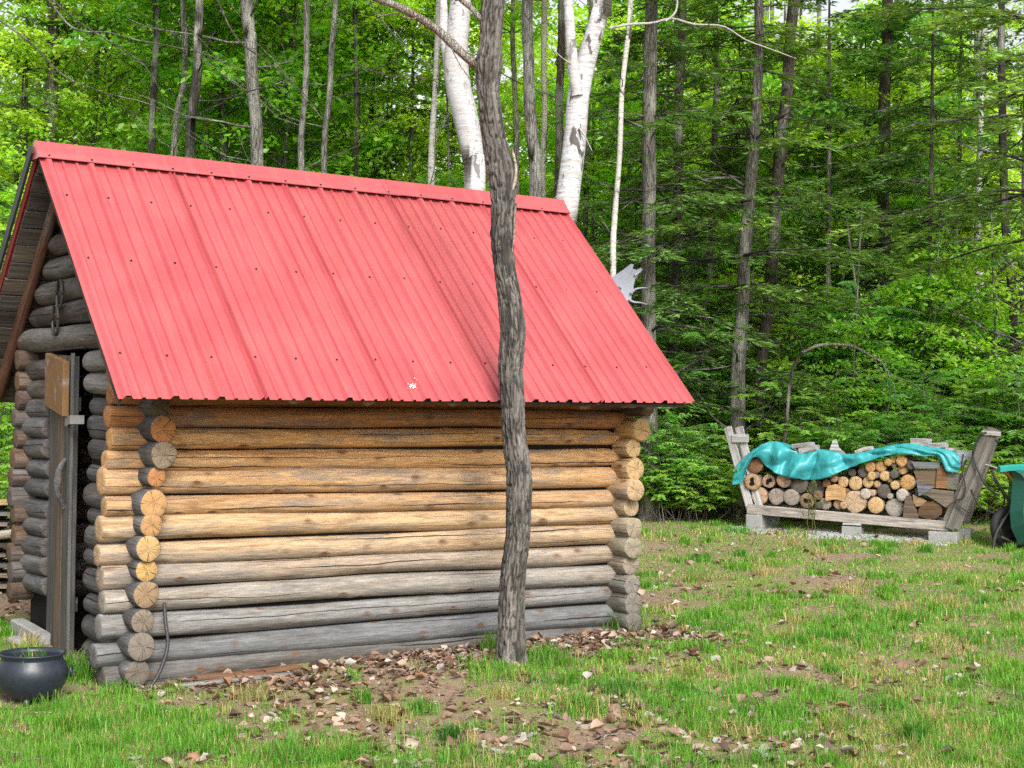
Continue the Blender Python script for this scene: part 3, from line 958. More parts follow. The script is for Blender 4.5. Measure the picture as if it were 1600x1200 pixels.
add_tube(g, smooth_path([w0, (w0 + cen) / 2 + [0.02, 0, 0.02], cen + [-0.06, 0, -0.04]], 10), np.linspace(0.022, 0.016, 10), 8)
for tn in ([(986, 458), (993, 452), (1002, 450), (1012, 450)], [(982, 468), (990, 472), (1001, 473), (1012, 476)], [(992, 430), (998, 426), (1004, 420)]):
    add_tube(g, smooth_path([at(x, y, 11.73) - ac for x, y in tn], 10), np.linspace(0.012, 0.003, 10), 7)
tag(obj('moose_antler', g.mesh('moose_antler', M_ANTLER), None, Matrix.Translation(Vector(ac))), 'pale moose antler sticking out past the right edge of the red roof', 'antler')

# cast pot
def lathe(prof, sides=32):
    n = len(prof)
    a = np.linspace(0, 2 * np.pi, sides, endpoint=False)
    V = np.array([[(r * math.cos(t), r * math.sin(t), z) for t in a] for r, z in prof]).reshape(-1, 3)
    F = np.array([[i * sides + j, i * sides + (j + 1) % sides, (i + 1) * sides + (j + 1) % sides, (i + 1) * sides + j] for i in range(n - 1) for j in range(sides)])
    return V, F
px, py = -2.73, 8.60
pot = empty('planter_pot', (px, py, ghs(px, py) - 0.01), label='round black iron cauldron used as a planter beside the open door', cat='planter')
prof = [(0.02, 0.02), (0.09, 0.022), (0.15, 0.05), (0.19, 0.11), (0.203, 0.17), (0.192, 0.22), (0.172, 0.245), (0.168, 0.26), (0.188, 0.277), (0.190, 0.285), (0.180, 0.288), (0.165, 0.278), (0.160, 0.262), (0.165, 0.235)]
obj('pot_body', Geo().add(*lathe(prof)).mesh('pot_body', M_CAST), pot)
obj('soil', Geo().add(*lathe([(0.172, 0.232), (0.1, 0.240), (0.005, 0.243)])).mesh('soil', M_SOIL), pot)
for a_ in (0.6, 2.7, 4.8):
    g = Geo(); add_tube(g, [(0.11 * math.cos(a_), 0.11 * math.sin(a_), 0.05), (0.13 * math.cos(a_), 0.13 * math.sin(a_), 0.0)], [0.024, 0.018], 8)
    obj('foot', g.mesh('foot', M_CAST), pot)
for a_ in (R(190), R(10)):
    g = Geo()
    c = Vector((0.205 * math.cos(a_), 0.205 * math.sin(a_), 0.175))
    tn = Vector((-math.sin(a_), math.cos(a_), 0))
    rd = Vector((math.cos(a_), math.sin(a_), 0))
    add_tube(g, [list(c + rd * 0.012 + tn * (0.028 * math.cos(b_)) + Vector((0, 0, 0.030 * math.sin(b_)))) for b_ in np.linspace(0, 2 * math.pi, 15)], 0.007, 8, caps=False)
    obj('ring_handle', g.mesh('ring_handle', M_CAST), pot)

# black hose at the corner
hp = [cw(0.43, 0.50, 0.50), cw(0.42, 0.45, 0.40), cw(0.42, 0.41, 0.26), cw(0.36, 0.37, 0.12), cw(0.27, 0.33, 0.01), cw(0.24, 0.30, -0.02)]
hb = hp[0].copy()
pp = smooth_path([list(p - hb) for p in hp], 60)
g = Geo(); add_tube(g, pp, 0.0115 + 0.0015 * np.sin(np.arange(60) * 2.1), 10)
tag(obj('hose', g.mesh('hose', M_HOSE), None, Matrix.Translation(hb)), 'black corrugated hose hanging down the cabin corner into the grass', 'hose')

# doorstep blocks below the gable wall
def rock(name, c, size, seed, mat, color=None, rz=0.0, **t):
    a = np.linspace(0, 2 * np.pi, 14, endpoint=False)
    e = np.linspace(-np.pi / 2, np.pi / 2, 8)
    A, E_ = np.meshgrid(a, e)
    p = np.stack([np.cos(A) * np.cos(E_), np.sin(A) * np.cos(E_), np.sin(E_)], -1)
    p = np.sign(p) * np.abs(p) ** 0.7
    p = p.reshape(-1, 3)
    p = p * (1 + 0.16 * vn(p * 1.4 + seed, seed))[:, None] * np.array(size)
    F = np.array([[i * 14 + j, i * 14 + (j + 1) % 14, (i + 1) * 14 + (j + 1) % 14, (i + 1) * 14 + j] for i in range(7) for j in range(14)])
    o = obj(name, Geo().add(p, F).mesh(name, mat), None, Matrix.Translation(Vector(c)) @ Matrix.Rotation(rz, 4, 'Z'), color)
    return tag(o, **t)
def block(name, p0, p1, w, h, mat, jit=0.004, **t):
    o = plank(name, p0, p1, w, h, mat, None, jit=jit, b=0.012)
    return tag(o, **t)
q0, q1 = cw(0.17, 2.62, 0.10), cw(0.17, 1.98, 0.07)
block('concrete_slab', q0, q1, 0.10, 0.16, M_CONC, label='pale concrete slab lying under the logs left of the door', cat='slab')
c_ = cw(0.02, 2.10, 0.0)
rock('stone', (c_.x, c_.y, ghs(c_.x, c_.y) + 0.015), (0.14, 0.06, 0.035), 5, M_CONC, rz=TH + 1.5, label='flat pale stone in the grass below the door', cat='stone')

# slab of bark and broken boards at the foot of the long wall
for n, (u0_, v0_, z0_, u1_, v1_, z1_, w_, c_, lab) in enumerate([
        (0.62, 0.46, 0.05, 1.30, 0.44, 0.05, 0.10, (0.20, 0.10, 0.055), 'reddish slab of bark lying against the foot of the log wall'),
        (0.45, 0.38, 0.035, 1.25, 0.36, 0.045, 0.055, (0.20, 0.19, 0.18), 'grey weathered stick in front of the bark slab at the log wall')]):
    a_, b_ = cw(u0_, v0_, 0), cw(u1_, v1_, 0)
    a_.z = ghs(a_.x, a_.y) + z0_ * 0.5; b_.z = ghs(b_.x, b_.y) + z1_ * 0.5
    o = plank(['bark_slab', 'wood_strip'][n], a_, b_, w_, 0.02, M_PLANK, None, color=c_, jit=0.012)
    tag(o, lab, ['bark slab', 'stick'][n])

# lumber pile beyond the cabin's left corner
lp0 = at(26, 870, 12.4)
lum = empty('lumber_pile', (lp0[0], lp0[1], ghs(lp0[0], lp0[1])), label='low stack of sawn boards behind the left corner of the cabin', cat='lumber pile')
for r_ in range(9):
    z = 0.06 + r_ * 0.085
    cc = random.choice([(0.20, 0.17, 0.14), (0.26, 0.21, 0.15), (0.15, 0.14, 0.13)]) if r_ < 8 else (0.5, 0.36, 0.17)
    for q in range(3):
        plank('board', (-1.9 + random.uniform(-.1, .1), -0.02 + q * 0.17, z), (-0.02 + random.uniform(-0.05, 0.08), 0.0 + q * 0.17, z + random.uniform(-0.005, 0.005)), 0.15, 0.032, M_PLANK, lum, color=cc, jit=0.004)
    if r_ < 8:
        for xx in (-0.25, -1.5):
            plank('spacer', (xx, -0.08, z + 0.042), (xx, 0.42, z + 0.042), 0.05, 0.045, M_PLANK, lum, color=(0.12, 0.10, 0.08))
pole0 = at(-60, 842, 12.2); pole1 = at(26, 832, 12.15)
M_, L_ = frame(pole0, pole1)
tag(obj('pole', log_mesh(L_, 0.04, 0.036, 61, sides=12).mesh('pole', [M_PLANK, M_PLANK]), None, M_, (0.42, 0.38, 0.32)), 'pale peeled pole leaning against the lumber pile', 'pole')

# ------------------------------------------------------------------ the near tree in front of the wall
def noise3(x, y, z, seed):
    return vn(np.stack([x, y, z], 1), seed)
trunk_px = [(-420, 778, 30), (-250, 776, 31), (-120, 773, 32), (0, 770, 37), (70, 767, 33), (100, 764, 44), (140, 762, 35), (210, 770, 37), (255, 780, 46), (290, 786, 45), (315, 786, 37), (364, 784, 38), (420, 788, 34), (470, 798, 38), (520, 801, 40), (580, 797, 37), (632, 801, 37), (680, 803, 38), (705, 807, 40), (735, 811, 39), (790, 810, 40), (840, 809, 38), (880, 804, 40), (920, 800, 41), (970, 799, 42), (1015, 798, 45), (1038, 799, 52), (1052, 799, 60)]
TY = 9.66
pts = np.array([[*at(x, y, TY)] for y, x, w in trunk_px])
ws = np.array([w for _, _, w in trunk_px]) * TY / F_PX / 2 * 0.90
pts[:, 1] = TY + 0.02 * np.sin(np.arange(len(pts)) * 0.9)
zq = np.linspace(pts[-1][2], pts[0][2], 620)
ord_ = np.argsort(pts[:, 2])
px_ = np.interp(zq, pts[ord_, 2], pts[ord_, 0]); py_ = np.interp(zq, pts[ord_, 2], pts[ord_, 1]); rr_ = np.interp(zq, pts[ord_, 2], ws[ord_])
ker = np.hanning(17); ker /= ker.sum()
def sm(a):
    return np.convolve(np.pad(a, 8, mode='edge'), ker, 'valid')
px_, py_, rr_ = sm(px_), sm(py_), sm(rr_)
sides = 90
ang = np.linspace(0, 2 * np.pi, sides, endpoint=False)
A, Z = np.meshgrid(ang, zq)
ca, sa = np.cos(A).ravel(), np.sin(A).ravel()
zz = Z.ravel()
warp = noise3(ca * 1.2, sa * 1.2, zz * 3, 31) * 0.5
n1 = np.abs(noise3(ca * 6.2 + warp, sa * 6.2 + warp, zz * 12, 21))
n2 = np.abs(noise3(ca * 11 + warp, sa * 11, zz * 26, 22))
n3 = noise3(ca * 16, sa * 16, zz * 60, 23)
lump = noise3(ca * 1.0, sa * 1.0, zz * 5, 24)
dsp = 0.0145 * np.clip(n1 * 3.2, 0, 1) + 0.006 * np.clip(n2 * 3.0, 0, 1) + 0.0022 * n3 - 0.010 + 0.004 * lump
# flare and buttresses at the ground
zb = zq[0]
dsp += np.exp(-(zz - zb) / 0.08) * 0.030 * (0.6 + np.cos(A.ravel() * 4 + 1))
Rr = rr_[:, None] + dsp.reshape(A.shape)
V = np.stack([px_[:, None] + Rr * np.cos(A), py_[:, None] + Rr * np.sin(A), Z], -1)
b0 = np.array([pts[-1][0], TY, ghs(pts[-1][0], TY)])
mt = empty('maple_tree', b0, label='slim crooked maple with shaggy grey bark standing in front of the log wall', cat='tree')
g = Geo()
n_ = len(zq)
i = np.arange(n_ - 1)[:, None] * sides; j = np.arange(sides)[None]; j2 = (j + 1) % sides
pl_ = np.clip((dsp - lump * 0.004 - np.percentile(dsp, 6)) / (np.percentile(dsp, 88) - np.percentile(dsp, 6)), 0, 1)[:, None] ** 1.3
tn_ = (0.75 + 0.5 * np.clip(noise3(ca * 2, sa * 2, zz * 2.2, 77) + 0.5, 0, 1))[:, None]
bcol = np.array([0.040, 0.036, 0.033]) * (1 - pl_) + np.array([0.165, 0.152, 0.138]) * pl_ * tn_
g.add(V.reshape(-1, 3) - b0, np.stack([i + j, i + j2, i + sides + j2, i + sides + j], -1).reshape(-1, 4), 0, bcol)
k = NT('plated_bark')
v_ = k.coords(scale=(42, 42, 9))
a1 = k.noise(v_, 1.0, 6, 0.78, 0.9)
a2 = k.noise(k.coords(scale=(5, 5, 1.8), rnd=False), 1.0, 4, 0.6)
geo_ = k.n('ShaderNodeNewGeometry')
pnt = k.ramp(geo_.outputs['Pointiness'], [(0.40, 0.35), (0.5, 0.95), (0.60, 1.5)])
cc = k.acol()
cc = k.mix(1.0, cc, k.ramp(a1, [(0.25, 0.45), (0.5, 0.95), (0.75, 1.5)]), 'MULTIPLY')
cc = k.mix(k.ramp(k.noise(k.coords(scale=(9, 9, 2.2), rnd=False), 1.0, 4, 0.6, 0.5), [(0.54, 0), (0.62, 0.85)]), cc, (0.035, 0.033, 0.032))
cc = k.mix(k.ramp(k.noise(k.coords(scale=(7, 7, 5), rnd=False), 1.3, 5, 0.7), [(0.60, 0), (0.70, 0.45)]), cc, (0.28, 0.29, 0.27))
M_PLATE = k.principled(cc, 0.92, normal=k.bump(a1, 0.008), spec=0.15)
obj('trunk', g.mesh('trunk', M_PLATE, True, True), mt)
def px_path(lst, Y, o):
    return [list(at(x, y, Y + (dy[0] if dy else 0)) - o) for x, y, *dy in lst]
def limb(name, lst, Y, r0, r1, parent, o, mat, color, n=26, sides=10, wob=0.12, seed=1):
    g = Geo()
    add_tube(g, smooth_path(px_path(lst, Y, o), n), np.linspace(r0, r1, n) * (1 + 0.06 * np.sin(np.arange(n) * 1.9 + seed)), sides, wob, seed)
    return obj(name, g.mesh(name, mat), parent, None, color)
MB_C = (0.30, 0.25, 0.20)
limb('limb', [(764, 118), (745, 101), (725, 86), (700, 62), (680, 44), (655, 28), (625, 12), (590, -2), (540, -20), (480, -60)], TY, 0.034, 0.018, mt, b0, M_ROUGH, MB_C, seed=3)
limb('limb', [(768, 42), (748, 26), (736, 12), (718, -2), (690, -40)], TY, 0.021, 0.012, mt, b0, M_ROUGH, MB_C, n=14, seed=4)
limb('limb', [(655, 28), (640, 30, -.05), (615, 22, -.1), (590, 26, -.1)], TY, 0.008, 0.004, mt, b0, M_ROUGH, MB_C, n=10, sides=6)
limb('broken_stub', [(797, 300), (804, 285), (806, 262), (803, 246), (800, 232)], TY - 0.03, 0.013, 0.006, mt, b0, M_PLANK, (0.32, 0.27, 0.21), n=10, sides=8, wob=0.3)
limb('torn_bark', [(806, 318), (804, 340), (803, 365), (800, 395)], TY - 0.05, 0.009, 0.004, mt, b0, M_PLANK, (0.24, 0.20, 0.16), n=10, sides=6, wob=0.4)
# twigs leaving the limb to the left of the frame top
limb('limb', [(700, 62), (715, 95), (735, 125)], TY - 0.02, 0.006, 0.003, mt, b0, M_ROUGH, MB_C, n=8, sides=6)

# ------------------------------------------------------------------ foliage builders
def leaf_batch(g, C, D, N, L, W, fold, col, mi=0):
    C, D, N = (np.asarray(q, float) for q in (C, D, N))
    D = D / (np.linalg.norm(D, axis=1)[:, None] + 1e-9)
    Sd = np.cross(D, N); Sd /= np.linalg.norm(Sd, axis=1)[:, None] + 1e-9
    N2 = np.cross(Sd, D)
    L = np.broadcast_to(np.asarray(L, float), (len(C),))[:, None]
    W = np.broadcast_to(np.asarray(W, float), (len(C),))[:, None]
    V = np.stack([C, C + D * L * 0.45 + Sd * W * 0.5 + N2 * L * fold, C + D * L, C + D * L * 0.45 - Sd * W * 0.5 + N2 * L * fold], 1)
    F = np.arange(len(C) * 4).reshape(-1, 4)
    g.add(V.reshape(-1, 3), F, mi, np.repeat(col, 4, 0))
def vary(base, n, r, hue=0.12, val=0.25):
    base = np.asarray(base, float)
    v = 1 + r.uniform(-val, val, (n, 1))
    h = r.uniform(-hue, hue, (n, 1))
    return np.clip(base * v * np.concatenate([1 + h * 1.6, 1 + h * 0.3, 1 - h], 1), 0.002, 0.9)
def thin(g, p0, p1, r0, r1, sag, r, n=5, sides=4):
    p0, p1 = np.asarray(p0, float), np.asarray(p1, float)
    t = np.linspace(0, 1, n)[:, None]
    P = p0 + (p1 - p0) * t
    P[:, 2] += (sag * 4 * t * (1 - t))[:, 0]
    P[1:-1] += r.normal(0, 0.02, (n - 2, 3)) * np.linalg.norm(p1 - p0) * 0.7
    add_tube(g, P, np.linspace(r0, r1, n), sides, caps=False)
    return P

def broad_crown(seed, H, W, ncl, per, leaf, base, flat=0.35, tilt=0.5, csize=0.42):
    """leafy crown, tiers of leaf sprays; origin at its foot"""
    r = np.random.default_rng(seed)
    gl, gb = Geo(), Geo()
    for c in range(ncl):
        h = r.uniform(0.02, 1) ** 0.85
        prof_ = math.sin(math.pi * min(0.97, 0.18 + 0.8 * h)) ** 0.6
        a_ = r.uniform(0, 2 * np.pi)
        rad_ = W * prof_ * math.sqrt(r.uniform(0.05, 1))
        cen = np.array([rad_ * math.cos(a_), rad_ * math.sin(a_), H * h])
        st = np.array([0, 0, max(0, H * h - rad_ * r.uniform(0.3, 0.9))])
        thin(gb, st, cen, 0.012, 0.003, 0.03, r)
        m_ = int(per * r.uniform(0.5, 1.4))
        sx = csize * r.uniform(0.6, 1.5)
        q = r.normal(0, 1, (m_, 3)) * [sx * 0.62, sx * 0.62, sx * flat * 0.5]
        out = np.array([math.cos(a_), math.sin(a_), 0])
        q[:, 2] -= 0.25 * (q[:, 0] ** 2 + q[:, 1] ** 2) / sx
        C = cen + q
        D = r.normal(0, 1, (m_, 3)) * [1, 1, 0.35] + out * 0.8 + [0, 0, -0.35]
        N = r.normal(0, tilt, (m_, 3)) + [0, 0, 1]
        cb = vary(base, 1, r, 0.10, 0.22)
        leaf_batch(gl, C, D, N, r.uniform(0.7, 1.3, m_) * leaf, r.uniform(0.55, 0.85, m_) * leaf, r.uniform(-0.12, 0.15, (m_, 1)), vary(cb[0], m_, r, 0.08, 0.2))
    return gl, gb
def fir_crown(seed, H, z0, reach, levels, base, twigs=14, blades=9, dead=0.0):
    r = np.random.default_rng(seed)
    gl, gb = Geo(), Geo()
    for lv in range(levels):
        z = z0 + (H - z0) * (lv / levels) + r.uniform(-0.1, 0.1)
        taper = (1 - (z - z0) / (H - z0 + 0.3)) ** 0.7
        for b in range(r.integers(3, 6)):
            a_ = r.uniform(0, 2 * np.pi)
            Lb = reach * taper * r.uniform(0.55, 1.15)
            dirh = np.array([math.cos(a_), math.sin(a_), 0])
            sidev = np.array([-dirh[1], dirh[0], 0])
            tip = dirh * Lb + [0, 0, z - Lb * r.uniform(0.02, 0.28)]
            Pb = thin(gb, [0, 0, z], tip, 0.013 * taper + 0.004, 0.003, 0.05 * Lb, r, 6)
            if r.random() < dead:
                for t_ in range(5):
                    q = Pb[1 + t_ % 4]
                    thin(gb, q, q + (dirh * 0.5 + sidev * r.choice([-1, 1]) * 0.6) * r.uniform(0.2, 0.5) + [0, 0, r.uniform(-0.1, 0.1)], 0.004, 0.002, 0, r, 3, 3)
                continue
            ts = r.uniform(0.18, 1.0, int(twigs * (0.4 + Lb / reach)))
            for t_ in ts:
                idx = t_ * (len(Pb) - 1)
                i0 = min(int(idx), len(Pb) - 2)
                q = Pb[i0] + (Pb[i0 + 1] - Pb[i0]) * (idx - i0)
                sgn = r.choice([-1, 1])
                Lt = r.uniform(0.22, 0.50) * (1.15 - 0.55 * t_) * (0.6 + 0.4 * Lb / reach)
                td = dirh * r.uniform(0.45, 0.9) + sidev * sgn * r.uniform(0.5, 1) + [0, 0, r.uniform(-0.35, 0.05)]
                td /= np.linalg.norm(td)
                m_ = blades
                s = r.uniform(0.05, 1, m_)
                C = q + td * (s * Lt)[:, None] + r.normal(0, 0.012, (m_, 3))
                C[:, 2] -= 0.10 * s * s * Lt * 2
                sd = np.cross(td, [0, 0, 1.0])
                D = td * 1.0 + sd[None] * (r.choice([-1, 1], m_) * r.uniform(0.4, 1.1, m_))[:, None] + r.normal(0, 0.18, (m_, 3))
                N = r.normal(0, 0.35, (m_, 3)) + [0, 0, 1]
                cb = vary(base, 1, r, 0.06, 0.28)[0] * (1.0 + (0.5 if t_ > 0.85 else 0))
                leaf_batch(gl, C, D, N, r.uniform(0.07, 0.15, m_), r.uniform(0.020, 0.038, m_), r.uniform(-0.05, 0.05, (m_, 1)), vary(cb, m_, r, 0.06, 0.15))
    return gl, gb
def bush_crown(seed, H, W, nstem, base, leaf=0.075):
    """thicket of arching stems with drooping paired leaflets"""
    r = np.random.default_rng(seed)
    gl, gb = Geo(), Geo()
    for s_ in range(nstem):
        a_ = r.uniform(0, 2 * np.pi)
        foot = np.array([r.normal(0, W * 0.25), r.normal(0, W * 0.25), 0])
        top = foot + [r.normal(0, W * 0.35), r.normal(0, W * 0.35), H * r.uniform(0.5, 1)]
        Ps = thin(gb, foot, top, 0.009, 0.003, 0, r, 6)
        for w_ in range(r.integers(7, 12)):
            t_ = r.uniform(0.25, 1)
            idx = t_ * (len(Ps) - 1); i0 = min(int(idx), len(Ps) - 2)
            q = Ps[i0] + (Ps[i0 + 1] - Ps[i0]) * (idx - i0)
            b_ = r.uniform(0, 2 * np.pi)
            dirh = np.array([math.cos(b_), math.sin(b_), r.uniform(0.0, 0.35)])
            Lw = r.uniform(0.3, 0.75)
            tip = q + dirh * Lw
            Pw = thin(gb, q, tip, 0.004, 0.002, 0.06, r, 5, 3)
            m_ = int(30 * Lw / 0.5)
            s = np.repeat(np.linspace(0.15, 1, m_ // 2), 2)
            ii = s * 4; i1 = np.minimum(ii.astype(int), 3)
            C = Pw[i1] + (Pw[i1 + 1] - Pw[i1]) * (ii - i1)[:, None]
            sd = np.cross(dirh / np.linalg.norm(dirh), [0, 0, 1.0])
            sg = np.tile([-1, 1], len(s) // 2)[:, None]
            D = sd * sg + dirh * 0.7 + [0, 0, -0.45] + r.normal(0, 0.18, (len(s), 3))
            N = r.normal(0, 0.3, (len(s), 3)) + [0, 0, 1] + dirh * 0.3
            cb = vary(base, 1, r, 0.10, 0.28)[0]
            leaf_batch(gl, C, D, N, leaf * r.uniform(0.8, 1.6, len(s)), leaf * r.uniform(0.32, 0.5, len(s)), r.uniform(-0.1, 0.1, (len(s), 1)), vary(cb, len(s), r, 0.07, 0.16))
    return gl, gb

LIME, SPRING, MID, FIRG, BUSHG = (0.43, 0.70, 0.055), (0.29, 0.61, 0.05), (0.19, 0.48, 0.05), (0.135, 0.26, 0.055), (0.25, 0.52, 0.07)
def proto(fn, *a, mat=M_LEAF, **k):
    gl, gb = fn(*a, **k)
    return gl.mesh('foliage', mat, False, True), gb.mesh('twigs', M_BARK, True)
BROAD = [proto(broad_crown, 41 + q, 5.0, 1.9, 66, 125, 0.11, [SPRING, LIME, MID][q % 3]) for q in range(3)]
SAPL = [proto(broad_crown, 51 + q, 2.6, 1.1, 34, 80, 0.085, [SPRING, LIME, SPRING][q], csize=0.34, flat=0.22) for q in range(3)]
FIR = [proto(fir_crown, 61, 9.5, 1.6, 2.0, 25, FIRG, mat=M_NEEDLE, dead=0.12, twigs=16, blades=12), proto(fir_crown, 62, 10, 3.0, 2.2, 20, FIRG, mat=M_NEEDLE, dead=0.2, twigs=17, blades=12), proto(fir_crown, 63, 6, 0.5, 1.5, 22, (0.12, 0.26, 0.055), mat=M_NEEDLE, dead=0.05, twigs=18, blades=11)]
BUSH = [proto(bush_crown, 71 + q, [1.5, 1.0, 2.0][q], [1.0, 0.9, 1.2][q], [17, 14, 20][q], [BUSHG, (0.30, 0.54, 0.065), (0.19, 0.45, 0.07)][q]) for q in range(3)]

def foliage(parent, pr, M, tw=True, color=(0.16, 0.14, 0.12)):
    a = obj('crown', pr[0], parent, M); a['kind'] = 'stuff'
    if tw:
        b = obj('branches', pr[1], parent, M, color); b['kind'] = 'stuff'
TS = lambda x, y, z, s, rz, sz=None: Matrix.Translation((x, y, z)) @ Matrix.Rotation(rz, 4, 'Z') @ Matrix.Diagonal((s, s, sz or s, 1))

def where(x, Y):
    p = 800 + x / Y * F_PX
    for lim, w in ((-1e9, 'beyond the left edge of the view'), (0, 'left of the roof peak'), (150, 'behind the left end of the ridge'), (330, 'behind the left half of the ridge'), (520, 'behind the middle of the ridge'), (690, 'between the big birch and the near tree'), (800, 'between the near tree and the forked birch'), (930, 'above the sloping right edge of the roof'), (1040, 'right of the antler'), (1130, 'behind the left end of the woodpile'), (1240, 'behind the middle of the woodpile'), (1380, 'behind the right half of the woodpile'), (1500, 'behind the wheelbarrow'), (1610, 'beyond the right edge of the view'))[::-1]:
        if p >= lim:
            return w
# ------------------------------------------------------------------ trees at the edge of the wood, each from its own trunk line
def edge_tree(name, pts_px, Y, w, color, label, cat='tree', mat=M_BARK, top=11.5, crown=None, crown_z=7.0, nbr=8, seed=0, brz=(2.5, 8), group=None, brlen=1.6, brcol=None):
    """pts_px: (x, y[, width]) down the trunk"""
    P = [at(p[0], p[1], Y) for p in pts_px]
    Wd = [(p[2] if len(p) > 2 else w) * Y / F_PX / 2 for p in pts_px]
    P = [np.array(p) for p in P]
    order = np.argsort([p[2] for p in P])
    P = [P[i] for i in order]; Wd = [Wd[i] for i in order]
    gx = P[0][0] + (P[0][0] - P[1][0]) / max(0.3, P[1][2] - P[0][2]) * 0.3 * (P[0][2]) if len(P) > 1 else P[0][0]
    gz = ghs(gx, Y)
    if P[0][2] > gz + 0.1:
        P.insert(0, np.array([gx, Y, gz - 0.05])); Wd.insert(0, Wd[0] * 1.18)
    d = P[-1] - P[-2]; d = d / np.linalg.norm(d)
    Lx = max(0.5, top - P[-1][2])
    P.append(P[-1] + np.array([d[0] * 0.6, 0, 1]) * Lx); Wd.append(Wd[-1] * 0.5)
    base = np.array([P[0][0], Y, gz])
    t = empty(name, base, label=label, cat=cat, group=group)
    n = 64
    Q = smooth_path(P, n)
    zz = [p[2] for p in P]
    rr = np.interp(Q[:, 2], zz, Wd)
    r = np.random.default_rng(900 + seed)
    Q[:, 0] += 0.018 * vn(np.stack([Q[:, 2] * 1.3, Q[:, 2] * 0 + seed, Q[:, 2] * 0], 1), seed)
    Q[:, 1] += 0.04 * vn(np.stack([Q[:, 2] * 0.6, Q[:, 2] * 0 + seed, Q[:, 2] * 0 + 4], 1), seed)
    g = Geo(); add_tube(g, Q - base, rr, 16, 0.09, seed)
    obj('trunk', g.mesh('trunk', mat), t, None, color)
    gb = Geo()
    for b in range(nbr):
        z = r.uniform(*brz)
        k_ = min(np.searchsorted(Q[:, 2], z), n - 2)
        p = Q[k_]
        a_ = r.uniform(0, 2 * np.pi)
        L = brlen * r.uniform(0.4, 1.2)
        up = r.uniform(0.1, 0.9)
        tip = p + np.array([math.cos(a_), math.sin(a_), up]) * L
        Pb = thin(gb, p, tip, max(0.006, rr[k_] * 0.22), 0.003, -0.05 * L, r, 7)
        for c in range(3):
            q = Pb[2 + c]
            thin(gb, q, q + np.array([math.cos(a_ + r.uniform(-1.2, 1.2)), math.sin(a_ + r.uniform(-1.2, 1.2)), up + r.uniform(-0.3, 0.5)]) * L * r.uniform(0.25, 0.5), 0.005, 0.002, 0, r, 4, 3)
    if gb.n:
        for gg in range(len(gb.v)):
            gb.v[gg] = gb.v[gg] - base
        o = obj('limbs', gb.mesh('limbs', M_BARK), t, None, brcol or color)
        o['kind'] = 'stuff'
    if crown:
        for pr, dz, s in crown:
            p = Q[min(np.searchsorted(Q[:, 2], crown_z + dz), n - 1)] - base
            foliage(t, pr, TS(p[0], p[1], p[2], s, r.uniform(0, 6.28)))
    return t, base
G1, G2, BR, DK = (0.23, 0.22, 0.205), (0.155, 0.145, 0.13), (0.11, 0.09, 0.078), (0.06, 0.055, 0.05)
WH = (0.50, 0.51, 0.55)
B0, B1, B2 = BROAD
cr = lambda *a: [(a[k_], 0.8 + k_ * 1.1, 0.62) for k_ in range(len(a))]
edge_tree('tree', [(86, 0, 18), (84, 100, 18), (80, 160, 19), (76, 215, 19)], 24, 18, BR, 'dark straight trunk left of the roof peak, farthest left of the thick ones', crown=cr(B0), seed=1)
edge_tree('tree', [(243, 0, 11), (244, 60, 10), (240, 150, 11), (238, 235, 12)], 23, 10, DK, 'slim dark brown trunk rising behind the left part of the ridge', crown=cr(B1), seed=2)
edge_tree('tree', [(285, 0, 9), (289, 60, 9), (288, 130, 9), (272, 235, 10)], 22.5, 9, G1, 'thin pale grey trunk that leans and kinks just left of the black blotched one', crown=cr(B0), seed=3)
edge_tree('tree', [(314, 0, 13), (311, 60, 13), (309, 110, 15), (301, 180, 15), (298, 240, 14)], 20, 14, DK, 'black blotched trunk with pale flecks behind the ridge', mat=M_BARK, crown=cr(B2), seed=4)
edge_tree('tree', [(331, 0, 15), (334, 60, 17), (346, 140, 13), (350, 200, 13), (352, 245, 13)], 25, 14, G2, 'grey trunk that stands against the bright gap in the leaves', crown=cr(B0), seed=5)
edge_tree('tree', [(386, 0, 19), (390, 60, 20), (396, 150, 19), (400, 250, 20)], 20.5, 20, G1, 'thickest smooth pale grey trunk behind the left half of the ridge', crown=cr(B1), seed=6)
edge_tree('tree', [(478, 0, 9), (477, 90, 9), (474, 170, 9), (471, 262, 10)], 20.5, 9, G1, 'slender straight grey trunk, left one of a close pair behind the ridge', crown=cr(B0), seed=7)
edge_tree('tree', [(525, 0, 8), (519, 70, 9), (513, 170, 9), (507, 262, 10)], 20.5, 9, G1, 'slender grey trunk leaning right, right one of a close pair behind the ridge', crown=cr(B2), seed=8)
edge_tree('tree', [(555, -30, 8), (556, 100, 8), (560, 170, 10), (556, 262, 9)], 24, 8, BR, 'thin brown trunk with dead side twigs right of the slender grey pair', crown=cr(B1), seed=9, nbr=16, brlen=1.3)
edge_tree('tree', [(583, 190, 11), (581, 262, 12)], 26, 11, DK, 'short dark trunk in deep shade behind the middle of the ridge', crown=cr(B0), seed=10)
edge_tree('birch_tree', [(684, -20, 9), (684, 60, 9), (680, 160, 9), (673, 285, 11)], 19, 9, (0.50, 0.49, 0.46), 'thin whitish birch trunk left of the big paper birch', 'birch', mat=M_BIRCH, crown=cr(B1), seed=11, nbr=5)
t1, bb1 = edge_tree('birch_tree', [(722, -60, 34), (722, 0, 34), (716, 60, 36), (716, 130, 41), (727, 190, 40), (737, 250, 34), (742, 300, 32)], 15.5, 36, WH, 'big white paper birch with two stems, just left of the near tree', 'birch', mat=M_BIRCH, crown=cr(B0), seed=12, nbr=3, brz=(6, 9))
limb('stem', [(718, 160), (706, 120), (697, 70), (693, 20), (691, -60)], 15.5, 0.062, 0.045, t1, bb1, M_BIRCH, WH, seed=8, sides=12)
